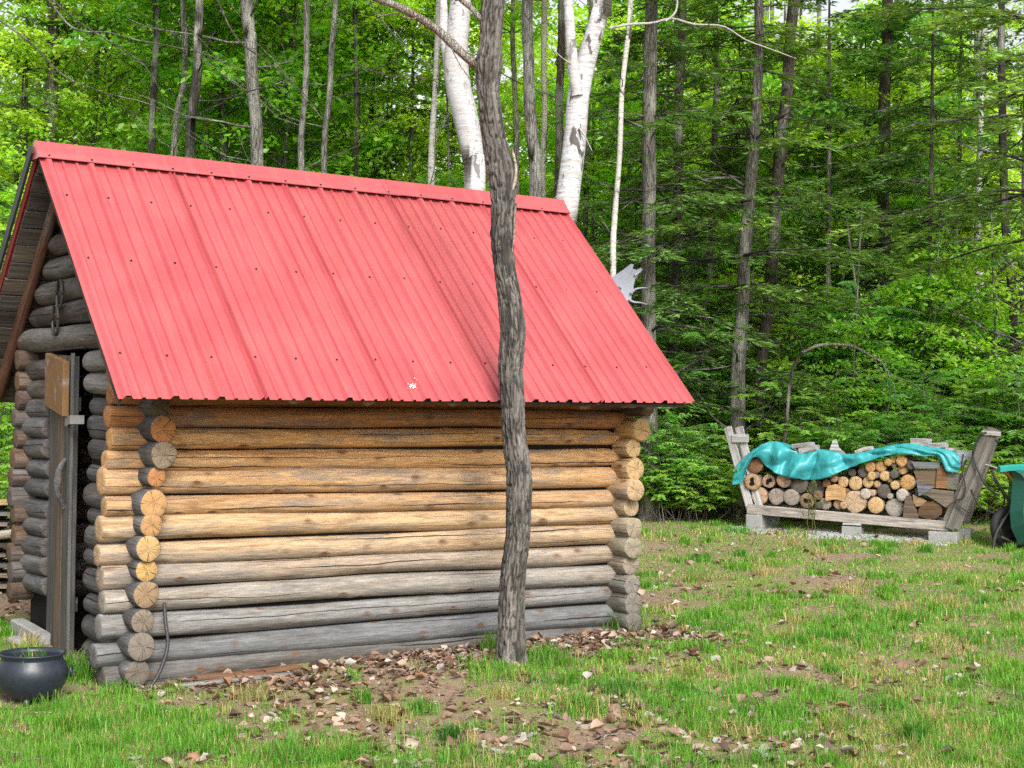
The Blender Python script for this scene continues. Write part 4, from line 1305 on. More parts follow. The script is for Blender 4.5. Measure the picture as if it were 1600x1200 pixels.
edge_tree('tree', [(823, -10, 17), (826, 80, 17), (828, 160, 18), (833, 240, 19), (836, 300, 20)], 17.5, 18, G1, 'straight grey trunk with horizontal cracks right of the near tree', crown=cr(B2), seed=13, nbr=4)
edge_tree('birch_tree', [(849, 0, 9), (849, 120, 9), (850, 300, 9)], 22, 9, (0.52, 0.48, 0.40), 'slim cream trunk between the cracked grey trunk and the forked birch', 'birch', mat=M_BIRCH, crown=cr(B1), seed=14, nbr=4)
edge_tree('tree', [(877, 0, 12), (875, 120, 12), (871, 300, 13)], 21, 12, BR, 'dark brown trunk close behind the fork of the white birch', crown=cr(B0), seed=15, nbr=4)
edge_tree('tree', [(803, 100, 8), (806, 200, 9), (806, 290, 9)], 24, 9, (0.36, 0.35, 0.30), 'mossy pale trunk seen just right of the near tree', crown=cr(B0), seed=16, nbr=5)
t2, bb2 = edge_tree('birch_tree', [(946, -40, 27), (942, 0, 27), (930, 45, 27), (917, 85, 31), (903, 150, 36), (898, 215, 35), (892, 280, 36), (884, 345, 38), (878, 400, 40)], 14.8, 34, WH, 'white birch that forks low, leaning right above the end of the ridge', 'birch', mat=M_BIRCH, crown=cr(B1), seed=17, nbr=2, brz=(6, 9))
limb('stem', [(902, 150), (897, 115), (893, 75), (890, 30), (886, -40)], 14.75, 0.062, 0.04, t2, bb2, M_BIRCH, WH, seed=9, sides=12)
for lst, r0, r1 in (([(952, 44), (985, 38), (1020, 36), (1050, 29), (1085, 38), (1130, 41), (1165, 62), (1205, 77), (1245, 92)], 0.014, 0.004), ([(1040, 33), (1053, 22), (1058, 8), (1058, -20)], 0.012, 0.007), ([(893, 100), (878, 90), (865, 78)], 0.007, 0.003), ([(905, 200), (915, 215), (925, 236)], 0.010, 0.003)):
    limb('dead_branch', lst, 14.7, r0, r1, t2, bb2, M_BIRCH, (0.36, 0.34, 0.32), sides=8)
edge_tree('birch_tree', [(985, -10, 8), (979, 60, 8), (972, 140, 8), (966, 250, 8), (961, 345, 9), (957, 430, 9)], 17, 8, (0.55, 0.54, 0.50), 'very thin white birch right of the forked one', 'birch', mat=M_BIRCH, crown=cr(B2), seed=18, nbr=14, brz=(2.5, 6.5), brlen=0.9, brcol=DK)
F0, F1, F2 = FIR
fr = lambda p_, s=1.0: [(p_, -99, s)]
def conifer(pts, Y, w, color, label, pr, s=1.0, seed=0, dead=16, **k):
    t, b = edge_tree('conifer_tree', pts, Y, w, color, label, 'conifer', crown=None, seed=seed, nbr=dead, brz=(1.2, 5.5), brlen=1.3, brcol=DK, top=10.2, **k)
    foliage(t, pr, TS(0, 0, 0, s, seed * 1.7), color=DK)
conifer([(1016, 0, 20), (1017, 150, 21), (1014, 300, 22), (1012, 430, 23), (1013, 560, 25)], 19, 22, G2, 'thick grey conifer trunk behind the antler', F0, 0.95, 20)
conifer([(1066, 0, 14), (1062, 140, 14), (1058, 300, 16), (1055, 450, 17)], 21, 14, BR, 'brownish conifer trunk a little right of the antler', F1, 1.0, 21)
conifer([(1119, 0, 9), (1118, 160, 9), (1112, 350, 11), (1104, 560, 12)], 23, 10, BR, 'narrow conifer trunk between the antler and the woodpile', F0, 0.9, 22)
conifer([(1185, 0, 14), (1184, 100, 15), (1172, 300, 19), (1165, 400, 20), (1158, 520, 21), (1150, 690, 24)], 19.5, 18, G2, 'grey conifer trunk standing directly behind the left end of the woodpile', F1, 1.0, 23)
conifer([(1240, 0, 19), (1232, 100, 18), (1218, 250, 19), (1208, 400, 19), (1195, 520, 18), (1185, 660, 18)], 20.5, 18, BR, 'tall brown conifer trunk leaning right, second one behind the woodpile', F0, 1.0, 24)
conifer([(1386, 0, 18), (1384, 120, 18), (1380, 300, 19), (1383, 500, 20)], 24, 18, BR, 'dark conifer trunk far behind the middle of the woodpile', F1, 0.95, 25)
conifer([(1568, 250, 13), (1573, 380, 13), (1584, 500, 13)], 21, 13, DK, 'nearly black conifer trunk above the wheelbarrow', F1, 1.0, 26)
edge_tree('birch_tree', [(1530, 0, 8), (1530, 300, 8), (1531, 400, 8), (1536, 520, 9)], 26, 8, WH, 'white birch trunk in the far right background', 'birch', mat=M_BIRCH, crown=cr(B1), seed=27)
conifer([(1640, 0, 22), (1638, 300, 23), (1636, 600, 24)], 16.3, 22, BR, 'big fir whose dark boughs hang in from the upper right', F1, 1.15, 28)
# understorey spruces whose boughs fill the middle heights
r = np.random.default_rng(5)
for n, (px, Y, s) in enumerate([(1090, 21.5, 0.62), (1290, 23.5, 1.0), (1455, 22.5, 0.95), (1500, 26, 1.1), (990, 23, 0.85), (1600, 23, 0.9), (640, 25, 1.0), (560, 29, 1.1), (30, 24, 0.95), (-20, 20, 0.8)]):
    x = (px - 800) / F_PX * Y
    t = empty('conifer_tree', (x, Y, ghs(x, Y)), r.uniform(0, 6.28), label=('small' if s < 0.9 else 'tall') + ' dark green young conifer ' + where(x, Y), cat='conifer', group='young conifers in the wood')
    pr = (F2 if s < 0.9 else (F0 if n % 2 else F1))
    hh = 6 if pr is F2 else (9.5 if pr is F0 else 10)
    g = Geo(); add_tube(g, [(0, 0, -0.05), (0.03, 0.02, hh * 0.45), (0, 0, hh * 0.98)], [0.055 if hh > 6 else 0.035, 0.04, 0.008], 8, 0.06, n)
    obj('trunk', g.mesh('trunk', M_BARK), t, Matrix.Diagonal((s, s, s, 1)), BR)
    foliage(t, pr, Matrix.Diagonal((s, s, s, 1)), color=DK)

# broadleaved saplings and pole-sized maples through the wood
def pole_maple(x, Y, n, s, zc, label, group, pr, two=False, h=7.5, wr=0.035):
    label = label + ' ' + where(x, Y) + (', near' if Y < 22 else ', mid distance' if Y < 28 else ', far back')
    t = empty('maple_sapling', (x, Y, ghs(x, Y)), 0, label=label, cat='young tree', group=group)
    rr = np.random.default_rng(n + 3000)
    a = rr.normal(0, 0.25, 2)
    g = Geo(); add_tube(g, smooth_path([(0, 0, -0.05), (a[0] * 0.4, a[1] * 0.4, h * 0.4), (a[0], a[1], h)], 14), np.linspace(wr, 0.012, 14), 8, 0.08, n)
    obj('trunk', g.mesh('trunk', M_BARK), t, None, [G1, G2, BR][n % 3])
    foliage(t, pr, TS(a[0] * 0.5, a[1] * 0.5, zc, s, rr.uniform(0, 6.28)))
    if two:
        foliage(t, BROAD[(n + 1) % 3], TS(a[0], a[1], zc + 3.6, s, rr.uniform(0, 6.28)))
r = np.random.default_rng(77)
for n in range(46):
    Y = r.uniform(23, 36)
    half = 0.36 * Y
    x = r.uniform(-half, half * (0.95 if n % 3 else 0.15))
    pole_maple(x, Y, n, r.uniform(0.8, 1.15), r.uniform(0.6, 4.2), 'young maple in bright leaf', 'young maples in the wood', BROAD[(0, 1, 1, 2)[n % 4]], two=(n % 3 == 0))
for n in range(26):
    Y = r.uniform(19.5, 25)
    x = r.uniform(-7.5, 7.5)
    pole_maple(x, Y, 100 + n, r.uniform(0.8, 1.2), r.uniform(0.3, 2.2), 'slim light green sapling', 'saplings at the edge of the wood', SAPL[n % 3], h=4.2, wr=0.018)
r = np.random.default_rng(177)
for n in range(18):
    Y = r.uniform(26, 36)
    pole_maple(r.uniform(0.03, 0.38) * Y, Y, 200 + n, r.uniform(0.9, 1.2), r.uniform(1.5, 5.5), 'young maple in bright leaf', 'young maples in the wood', BROAD[1])
# far trunks, bare grey stems
r = np.random.default_rng(78)
for n in range(60):
    Y = r.uniform(25, 46)
    x = r.uniform(-0.36, 0.36) * Y
    w = r.uniform(0.04, 0.10)
    g = Geo()
    a = r.normal(0, 0.25, 2)
    add_tube(g, smooth_path([(0, 0, -0.1), (a[0] * 0.3, 0, 4), (a[0], a[1], 12)], 16), np.linspace(w, w * 0.5, 16), 8, 0.08, n)
    o = obj('slender_tree', g.mesh('slender_tree', M_BIRCH if n % 7 == 0 else M_BARK), None, Matrix.Translation((x, Y, ghs(x, Y))), (0.6, 0.58, 0.54) if n % 7 == 0 else [G1, G2, BR, G2][n % 4])
    tag(o, ('pale' if n % 7 == 0 else 'grey' if n % 4 != 2 else 'brown') + ' bare stem ' + ('thick' if w > 0.07 else 'thin') + ' and far off ' + where(x, Y), 'tree', 'bare stems deep in the wood')
# shrubs along the edge of the clearing
r = np.random.default_rng(79)
nb_ = 0
for n in range(170):
    Y = 18.9 + 7.0 * r.random() ** 1.3
    x = r.uniform(0.02, 0.40) * Y if n % 5 else r.uniform(-0.42, 0.0) * Y
    # keep clear of the rack
    if Y < 19.6 and 2.2 < x < 6.4 and False:
        continue
    if Y < 19.5 and 1125 < 800 + x / Y * F_PX < 1205:
        continue
    k_ = n % 3
    s = r.uniform(0.6, 1.2) * (0.75 if Y < 19.6 else 1.35)
    t = empty('shrub', (x, Y, ghs(x, Y)), r.uniform(0, 6.28), label=('low' if s * [1.5, 1, 2][k_] < 1 else 'tall' if s * [1.5, 1, 2][k_] > 1.6 else 'middling') + ' green shrub ' + ('in the front row' if Y < 20 else 'in the middle rows' if Y < 22.5 else 'in the back rows') + ' ' + where(x, Y), cat='shrub', group='shrubs along the edge of the wood')
    foliage(t, BUSH[k_], Matrix.Diagonal((s, s, s, 1)), color=BR)
# left of the cabin
for n, (px, Y, s) in enumerate([(-10, 17, 1.2), (10, 18.5, 1.3), (-40, 19, 1.4), (30, 20, 1.2), (5, 15.5, 0.9)]):
    x = (px - 800) / F_PX * Y
    t = empty('shrub', (x, Y, ghs(x, Y)), n, label=['low green shrub', 'green shrub', 'tall green shrub', 'farthest green shrub', 'nearest green shrub'][n] + ' behind the lumber pile at the left edge', cat='shrub', group='shrubs left of the cabin')
    foliage(t, BUSH[n % 3], Matrix.Diagonal((s, s, s * 1.2, 1)), color=BR)

# far wood: one mass of foliage
r = np.random.default_rng(80)
g = Geo()
for c in range(760):
    Y = r.uniform(38, 56)
    x = r.uniform(-0.55, 0.55) * Y
    z = r.uniform(0, 1) ** 0.8 * 12
    p_ = 800 + x / Y * F_PX
    if 300 < p_ < 400 and z > 5.5:
        continue
    if z > 8.0 + 4 * vn2([x], [Y * 0.3], 0.22, 4)[0]:
        continue
    m_ = 170
    q = r.normal(0, 1, (m_, 3)) * [1.1, 0.9, 0.6]
    cb = vary([LIME, SPRING, LIME, LIME][c % 4], 1, r, 0.1, 0.15)[0]
    leaf_batch(g, q + [x, Y, z + ghs(x, Y)], r.normal(0, 1, (m_, 3)), r.normal(0, 0.6, (m_, 3)) + [0, 0, 1], r.uniform(0.14, 0.26, m_), r.uniform(0.1, 0.18, m_), 0.05, vary(cb, m_, r, 0.08, 0.2))
tag(obj('far_wood', g.mesh('far_wood', M_LEAF, False, True)), 'mass of sunlit spring foliage far behind the trunks', kind='stuff')

# long thin bare branches reaching across from trees left of the frame
g_i = 0
for lst, Y, r0, lab in (([(60, -20), (110, 40), (165, 45), (215, 60), (270, 72), (330, 90), (388, 116), (430, 150)], 19, 0.014, 'long thin bare branch arching across the upper left, topmost of three'),
                        ([(-30, 10), (40, 60), (90, 110), (150, 140), (200, 155), (245, 170), (290, 205)], 18, 0.014, 'long thin bare branch drooping across the upper left, lowest of three'),
                        ([(70, -10), (120, 30), (170, 62), (215, 92), (240, 120), (262, 160)], 18.5, 0.012, 'long thin bare branch across the upper left, middle one of three'),
                        ([(330, -20), (352, 30), (372, 62), (410, 90), (450, 125), (480, 155), (505, 190)], 19.5, 0.016, 'bare dark branch slanting down in front of the slender grey pair'),
                        ([(560, 100), (600, 112), (650, 118), (690, 135), (715, 150)], 17, 0.009, 'thin bare branch running level into the big birch')):
    o = np.array(at(lst[0][0], lst[0][1], Y))
    g = Geo()
    P = smooth_path(px_path(lst, Y, o), 40)
    P += np.stack([0 * P[:, 0], 0.15 * np.sin(np.linspace(0, 5, 40)), 0.012 * vn(np.stack([np.arange(40) * 0.5, np.zeros(40), np.zeros(40)], 1), g_i)], 1)
    add_tube(g, P, np.linspace(r0, 0.004, 40), 7, 0.1, g_i)
    rq = np.random.default_rng(g_i + 50)
    for q in range(9):
        p = P[6 + q * 3]
        thin(g, p, p + np.array([rq.uniform(-0.1, 0.5), rq.uniform(-0.3, 0.3), rq.uniform(-0.5, 0.35)]), 0.004, 0.0015, 0.02, rq, 5, 3)
    tag(obj('bare_branch', g.mesh('bare_branch', M_BARK), None, Matrix.Translation(Vector(o)), (0.11, 0.095, 0.08)), lab, 'branch')
    g_i += 1
# arched dead sapling behind the woodpile
Y = 18.9
lst = [(1224, 700), (1230, 650), (1233, 610), (1240, 572), (1254, 551), (1275, 541), (1300, 538), (1335, 542), (1360, 556), (1378, 566), (1385, 580)]
o = np.array([at(1224, 700, Y)[0], Y, ghs(at(1224, 700, Y)[0], Y)])
t = empty('arched_sapling', o, label='dead sapling bent over into an arch behind the woodpile', cat='dead sapling')
def tones(lst, a, b, r0, r1, c):
    limb('stem', lst[a:b], Y, r0 * 0.8, r1 * 0.75, t, o, M_BARK, c, n=20, sides=9)
tones([(1222, 790)] + lst, 0, 6, 0.034, 0.026, (0.06, 0.05, 0.045))
tones(lst, 4, 11, 0.026, 0.016, (0.25, 0.215, 0.18))
for lst2, r0, c in (([(1366, 558), (1372, 575), (1383, 600)], 0.010, (0.36, 0.31, 0.26)), ([(1383, 575), (1400, 590), (1425, 598), (1450, 620)], 0.007, (0.3, 0.27, 0.24)), ([(1385, 580), (1398, 605), (1400, 630), (1420, 655)], 0.006, (0.3, 0.27, 0.24)), ([(1254, 551), (1250, 535), (1240, 520)], 0.008, (0.06, 0.05, 0.045)), ([(1385, 590), (1390, 620), (1387, 650)], 0.005, (0.3, 0.27, 0.24))):
    limb('twig', lst2, Y, r0, 0.003, t, o, M_BARK, c, n=10, sides=6)

# ------------------------------------------------------------------ firewood rack
PL, PR = np.array(at(1168, 803, 18.1)), np.array(at(1482, 829, 17.0))
ang_r = math.atan2(PR[1] - PL[1], PR[0] - PL[0])
RL = math.hypot(PR[0] - PL[0], PR[1] - PL[1])
zb = (PL[2] + PR[2]) / 2
RM = Matrix.Translation((PL[0], PL[1], zb)) @ Matrix.Rotation(ang_r, 4, 'Z')
rack = empty('firewood_rack', (PL[0], PL[1], zb), ang_r, label='grey timber firewood rack on concrete blocks at the edge of the wood', cat='firewood rack')
def rk(x, y, t=0.0):
    """rack coordinates (along, up) of a photo point on the plane t behind the front rail"""
    d = ray(x, y)
    n = np.array([-math.sin(ang_r), math.cos(ang_r)])
    q = (t + n @ PL[:2]) / (n @ d[:2])
    p = d * q
    return (p[0] - PL[0]) * math.cos(ang_r) + (p[1] - PL[1]) * math.sin(ang_r), p[2] + HCAM - zb
def rc(cx, cy, t=0.0):
    return rk(1110 + cx * 0.30625, 630 + cy * 0.30612, t)
GRW = (0.36, 0.34, 0.325)
a0, a1 = rc(190, 540), rc(1216, 628)
plank('rail', (a0[0], 0, a0[1]), (a1[0], 0, a1[1]), 0.045, 0.115, M_PLANK, rack, color=(0.35, 0.315, 0.285), b=0.005)
plank('rail', (a0[0], 0.50, a0[1]), (a1[0], 0.50, a1[1]), 0.045, 0.115, M_PLANK, rack, color=GRW, b=0.005)
for n in range(4):
    s_ = 0.25 + n * 0.6
    zz_ = a0[1] + (a1[1] - a0[1]) * s_ / RL + 0.0
    plank('cross_bearer', (s_, 0.025, zz_ + 0.0), (s_, 0.475, zz_ + 0.0), 0.06, 0.10, M_PLANK, rack, color=GRW)
def post(name, b, tp, t, w, th, c, **k):
    p0, p1 = rc(*b, t), rc(*tp, t)
    return plank(name, (p0[0], t, p0[1]), (p1[0], t, p1[1]), th, w, M_PLANK, rack, color=c, up=(1, 0, 0.2), **k)
LW = (0.38, 0.375, 0.38)
post('post', (205, 545), (88, 122), 0.045, 0.095, 0.035, LW)
post('post', (252, 535), (146, 122), 0.06, 0.095, 0.035, (0.40, 0.39, 0.39))
post('post', (262, 520), (146, 122), 0.45, 0.05, 0.095, GRW)
p0 = rc(108, 180, 0.0); p1 = rc(192, 178, 0.0)
plank('cleat', (p0[0], 0.02, p0[1]), (p1[0], 0.02, p1[1]), 0.03, 0.10, M_PLANK, rack, color=LW)
DW = (0.15, 0.14, 0.13)
post('post', (1222, 640), (1415, 135), -0.045, 0.088, 0.045, DW)
post('post', (1252, 640), (1452, 130), -0.035, 0.088, 0.045, (0.19, 0.175, 0.16))
post('post', (1205, 600), (1370, 240), 0.04, 0.08, 0.045, (0.27, 0.245, 0.22))
post('post', (1290, 600), (1450, 132), 0.34, 0.15, 0.05, (0.17, 0.155, 0.14))
p0 = rc(1385, 150, -.07); p1 = rc(1482, 158, -.07)
plank('cap_board', (p0[0], -0.075, p0[1]), (p1[0], -0.075, p1[1]), 0.02, 0.05, M_PLANK, rack, color=(0.34, 0.32, 0.30))
def cblock(cx0, cx1, cy0, cy1, t, dep, label):
    x0, z1 = rc(cx0, cy0, t); x1, z0 = rc(cx1, cy1, t)
    P0 = RM @ Vector((x0, t + dep / 2, 0)); gz = ghs(P0.x, P0.y)
    z0 = min(z0, gz - zb + 0.02)
    V, F = box_arrays(x0, x1, t, t + dep, z0 - 0.03, z1, 0.004)
    c0 = np.array([(x0 + x1) / 2, t, z0])
    o = obj('concrete_block', Geo().add(V - c0, F).mesh('concrete_block', M_CONC, False), None, RM @ Matrix.Translation(Vector(c0)))
    md = o.modifiers.new('edge', 'BEVEL'); md.width = 0.008; md.segments = 2
    tag(o, label, 'concrete block', 'concrete blocks under the firewood rack')
cblock(180, 262, 567, 640, -0.02, 0.2, 'concrete block under the left end of the firewood rack')
cblock(668, 765, 625, 690, -0.03, 0.2, 'concrete block under the middle of the firewood rack')
cblock(1110, 1258, 655, 722, -0.12, 0.2, 'pale concrete block nearest the camera under the right end of the rack')
cblock(1262, 1325, 640, 690, 0.20, 0.2, 'concrete block behind the front one at the right end of the rack')
cblock(240, 330, 570, 625, 0.42, 0.2, 'shaded concrete block at the back left foot of the rack')
p0 = rc(675, 615, -0.04); p1 = rc(765, 620, -0.04)
plank('shim', (p0[0], 0.04, p0[1] - 0.0), (p1[0], 0.04, p1[1] - 0.0), 0.16, 0.025, M_PLANK, rack, color=LW)

# firewood: every billet a thing of its own.  (x, y, radius, face colour, wood look)
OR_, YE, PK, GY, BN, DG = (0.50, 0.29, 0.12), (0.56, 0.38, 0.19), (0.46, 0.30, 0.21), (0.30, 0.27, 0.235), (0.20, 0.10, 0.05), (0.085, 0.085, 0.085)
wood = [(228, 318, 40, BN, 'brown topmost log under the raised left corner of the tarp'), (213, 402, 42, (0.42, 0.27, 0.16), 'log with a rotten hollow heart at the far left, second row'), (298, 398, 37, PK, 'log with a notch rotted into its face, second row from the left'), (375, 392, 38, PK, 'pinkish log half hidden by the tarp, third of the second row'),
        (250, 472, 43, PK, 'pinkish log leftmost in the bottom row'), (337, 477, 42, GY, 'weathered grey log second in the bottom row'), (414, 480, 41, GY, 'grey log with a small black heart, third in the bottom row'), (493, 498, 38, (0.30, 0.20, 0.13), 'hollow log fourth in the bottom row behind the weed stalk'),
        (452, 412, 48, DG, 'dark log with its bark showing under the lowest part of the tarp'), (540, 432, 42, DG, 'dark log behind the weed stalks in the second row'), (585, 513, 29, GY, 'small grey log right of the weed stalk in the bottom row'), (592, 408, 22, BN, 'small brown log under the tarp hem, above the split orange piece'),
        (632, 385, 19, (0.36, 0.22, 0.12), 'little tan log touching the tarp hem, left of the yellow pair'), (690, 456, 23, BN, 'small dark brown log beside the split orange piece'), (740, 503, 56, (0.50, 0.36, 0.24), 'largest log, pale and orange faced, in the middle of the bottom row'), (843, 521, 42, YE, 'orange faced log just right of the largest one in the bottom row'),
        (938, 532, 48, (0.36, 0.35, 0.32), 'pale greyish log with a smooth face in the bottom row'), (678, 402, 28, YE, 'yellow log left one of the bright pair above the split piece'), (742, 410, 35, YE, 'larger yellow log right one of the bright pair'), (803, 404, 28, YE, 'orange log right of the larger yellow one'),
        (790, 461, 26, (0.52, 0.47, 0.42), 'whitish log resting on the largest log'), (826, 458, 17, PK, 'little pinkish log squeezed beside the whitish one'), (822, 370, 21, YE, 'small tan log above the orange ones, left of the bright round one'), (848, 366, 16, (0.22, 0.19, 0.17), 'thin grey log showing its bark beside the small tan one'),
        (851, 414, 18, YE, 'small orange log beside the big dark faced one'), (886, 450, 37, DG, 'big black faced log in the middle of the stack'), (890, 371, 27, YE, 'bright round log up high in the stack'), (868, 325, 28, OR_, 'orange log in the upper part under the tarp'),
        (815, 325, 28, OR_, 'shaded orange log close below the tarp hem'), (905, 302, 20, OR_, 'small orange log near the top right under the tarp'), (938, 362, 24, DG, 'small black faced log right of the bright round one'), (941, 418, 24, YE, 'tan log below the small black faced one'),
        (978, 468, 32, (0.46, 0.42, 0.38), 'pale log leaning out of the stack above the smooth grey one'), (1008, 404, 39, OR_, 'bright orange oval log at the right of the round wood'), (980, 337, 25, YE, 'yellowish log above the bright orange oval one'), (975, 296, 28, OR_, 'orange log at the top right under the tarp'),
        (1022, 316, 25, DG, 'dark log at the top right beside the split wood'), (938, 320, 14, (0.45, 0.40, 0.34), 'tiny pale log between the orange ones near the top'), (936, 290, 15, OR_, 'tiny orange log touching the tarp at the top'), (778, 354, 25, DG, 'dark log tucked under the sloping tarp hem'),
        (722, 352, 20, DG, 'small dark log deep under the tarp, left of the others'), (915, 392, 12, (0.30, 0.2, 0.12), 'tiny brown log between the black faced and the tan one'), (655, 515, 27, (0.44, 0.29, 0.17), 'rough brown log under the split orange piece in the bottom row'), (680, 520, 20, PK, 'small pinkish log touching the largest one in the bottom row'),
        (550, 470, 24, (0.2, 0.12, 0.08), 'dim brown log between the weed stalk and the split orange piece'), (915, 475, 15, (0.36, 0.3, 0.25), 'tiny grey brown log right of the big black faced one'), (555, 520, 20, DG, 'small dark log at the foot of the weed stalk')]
M_FW = M_END
scale_r = 0.30625 * 17.6 / F_PX
for n, (cx, cy, r_, c, lab) in enumerate(wood):
    t0 = 0.02 + random.uniform(-0.02, 0.05)
    s_, z_ = rc(cx, cy, t0)
    rr = r_ * scale_r
    L = random.uniform(0.40, 0.46)
    g = log_mesh(L, rr, rr * 0.97, 600 + n, sides=18, seg=6, bend=0.003)
    M = RM @ Matrix.Translation((s_, t0, z_)) @ Matrix.Rotation(R(90), 4, 'Z') @ Matrix.Rotation(n * 1.3, 4, 'X')
    hollow = 'hollow' in lab or 'rotted' in lab
    if hollow:
        a_ = np.linspace(0, 2 * np.pi, 14, endpoint=False)
        ri = rr * 0.42 * (1 + 0.35 * np.sin(a_ * 2 + n) + 0.2 * np.sin(a_ * 3.3))
        g.add(np.stack([np.full(14, -0.006), ri * np.cos(a_), ri * np.sin(a_)], 1), [list(range(14))], 2)  # flat black patch painted for the shade inside the rotted hole
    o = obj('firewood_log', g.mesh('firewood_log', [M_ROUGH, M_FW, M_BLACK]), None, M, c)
    tag(o, lab + ' of the woodpile', 'firewood', 'firewood stacked in the rack')
def split_piece(out, t0, L, c, lab, taper=0.9, mi=1):
    P = np.array([rc(x, y, t0) for x, y in out])
    c0 = P.mean(0)
    Q = P - c0
    m = len(Q)
    V = np.vstack([[(q[0], 0, q[1]) for q in Q], [(q[0] * taper, L, q[1] * taper) for q in Q]])
    g = Geo().add(V, np.array([[i, (i + 1) % m, m + (i + 1) % m, m + i] for i in range(m)]), 0)
    g.f.append(np.array([list(range(m))])); g.m.append(np.array([mi]))
    g.f.append(np.array([list(range(m, 2 * m))[::-1]])); g.m.append(np.array([mi]))
    o = obj('firewood_split', g.mesh('firewood_split', [M_PLANK, M_PLANK], False), None, RM @ Matrix.Translation((c0[0], t0, c0[1])), c)
    md = o.modifiers.new('edge', 'BEVEL'); md.width = 0.006; md.segments = 2
    tag(o, lab, 'split firewood', 'split firewood in the rack')
split_piece([(590, 450), (600, 425), (640, 415), (660, 430), (685, 435), (690, 470), (680, 498), (640, 488), (590, 495)], 0.0, 0.4, (0.52, 0.31, 0.14), 'split orange piece with an irregular face left of the largest log')
split_piece([(1000, 475), (1018, 473), (1040, 530), (1062, 580), (1030, 592), (985, 588), (988, 530)], -0.02, 0.4, (0.12, 0.085, 0.065), 'upright dark wedge of split wood near the right end of the bottom row')
split_piece([(1065, 540), (1100, 505), (1150, 505), (1178, 530), (1178, 565), (1150, 585), (1100, 587), (1062, 570)], 0.0, 0.4, (0.11, 0.065, 0.035), 'large dark brown half log at the right of the bottom row')
split_piece([(1035, 470), (1100, 500), (1085, 522), (1050, 525), (1038, 505)], 0.01, 0.4, (0.30, 0.19, 0.10), 'tan split piece above the large dark half log')
split_piece([(1100, 465), (1130, 440), (1240, 452), (1235, 500), (1200, 530), (1150, 495)], -0.02, 0.42, (0.15, 0.12, 0.095), 'grey brown wedge lying across the right side of the stack')
split_piece([(1052, 395), (1130, 430), (1100, 455), (1065, 470)], -0.02, 0.4, (0.14, 0.145, 0.175), 'bluish grey wedge pointing right in the split wood')
split_piece([(1040, 345), (1150, 340), (1155, 430), (1130, 432), (1055, 390)], 0.03, 0.4, (0.15, 0.105, 0.07), 'broad brown split face near the upper right of the stack')
split_piece([(1160, 330), (1180, 320), (1205, 375), (1210, 432), (1152, 430)], 0.01, 0.4, (0.22, 0.115, 0.055), 'orange brown quarter log beside the grey one at the right')
split_piece([(1210, 360), (1265, 365), (1262, 432), (1214, 434)], 0.02, 0.4, (0.18, 0.165, 0.145), 'grey quarter log at the far right of the stack')
split_piece([(1030, 300), (1170, 305), (1165, 330), (1045, 330)], 0.0, 0.42, (0.17, 0.18, 0.20), 'flat blue grey board end under the right of the tarp')
# tarpaulin
def gp(lst, n):
    P = np.array(lst, float)
    return np.stack([np.interp(np.linspace(0, 1, n), np.linspace(0, 1, len(P)), P[:, k_]) for k_ in range(2)], 1)
top_e = [(125, 325), (150, 300), (178, 272), (215, 240), (255, 212), (300, 196), (340, 197), (372, 215), (405, 240), (440, 255), (480, 258), (520, 245), (548, 236), (590, 243), (640, 252), (690, 262), (740, 258), (790, 246), (840, 234), (880, 223), (930, 213), (980, 207), (1030, 206), (1080, 213), (1130, 222), (1180, 230), (1215, 240), (1245, 252), (1265, 268), (1278, 290)]
bot_e = [(103, 415), (150, 416), (172, 380), (190, 320), (212, 280), (240, 275), (285, 325), (330, 360), (372, 375), (405, 382), (450, 389), (490, 392), (530, 392), (570, 388), (610, 375), (650, 356), (695, 336), (745, 316), (800, 298), (850, 280), (900, 267), (950, 262), (1000, 262), (1050, 266), (1100, 270), (1140, 264), (1165, 275), (1188, 320), (1200, 352), (1268, 356)]
NC, NR = 200, 34
T_, B_ = gp(top_e, NC), gp(bot_e, NC)
kk = np.hanning(9); kk /= kk.sum()
for Ar in (T_, B_):
    for q in range(2):
        Ar[:, q] = np.convolve(np.pad(Ar[:, q], 4, mode='edge'), kk, 'valid')
V = []
for r_ in range(NR):
    for c in range(NC):
        if r_ < 10:                                    # lies back over the stack
            f = r_ / 9
            s_, z_ = rc(T_[c, 0], T_[c, 1], 0.02)
            t_ = 0.50 * (1 - f) + 0.02 * f
            z_ += -0.03 * (1 - f) ** 2 + 0.012 * math.sin(c * 0.21 + r_ * 0.5) * (1 - f)
            sx_ = s_ * (1 - 0.02 * (1 - f))
        else:
            f = (r_ - 9) / (NR - 10)
            tx, ty = T_[c, 0] * (1 - f) + B_[c, 0] * f, T_[c, 1] * (1 - f) + B_[c, 1] * f
            bulge = -0.055 * math.sin(min(1, f * 1.6) * math.pi / 2)
            # folds run down and outwards from the raised corners
            ph = (tx - 548) / 19.0 * (0.55 + 0.45 * (1 - f))
            am = 0.060 * math.exp(-((tx - 520) / 260) ** 2) + 0.012
            ph2 = (tx - 300) / 14.0 + f * 3.0
            am2 = 0.045 * math.exp(-((tx - 360) / 100) ** 2)
            ph3 = (ty * 1.0 + tx * 0.28) / 11.0
            am3 = 0.022 * math.exp(-((tx - 800) / 240) ** 2)
            env = math.sin(min(1, f * 2) * math.pi / 2)
            t_ = 0.02 + bulge + env * (am * (1 - 2 * abs(math.sin(0.5 * (ph + 1.6 * f)))) + am2 * math.sin(ph2) + am3 * math.sin(ph3))
            s_, z_ = rc(tx, ty, t_)
            sx_ = s_
        V.append((sx_, t_, z_))
V = np.array(V)
V[:, 1] += 0.014 * (1 - 2 * np.abs(vn(V * [6, 6, 3] + [0, 0, 3], 4))) + 0.006 * (1 - 2 * np.abs(vn(V * 15, 5)))
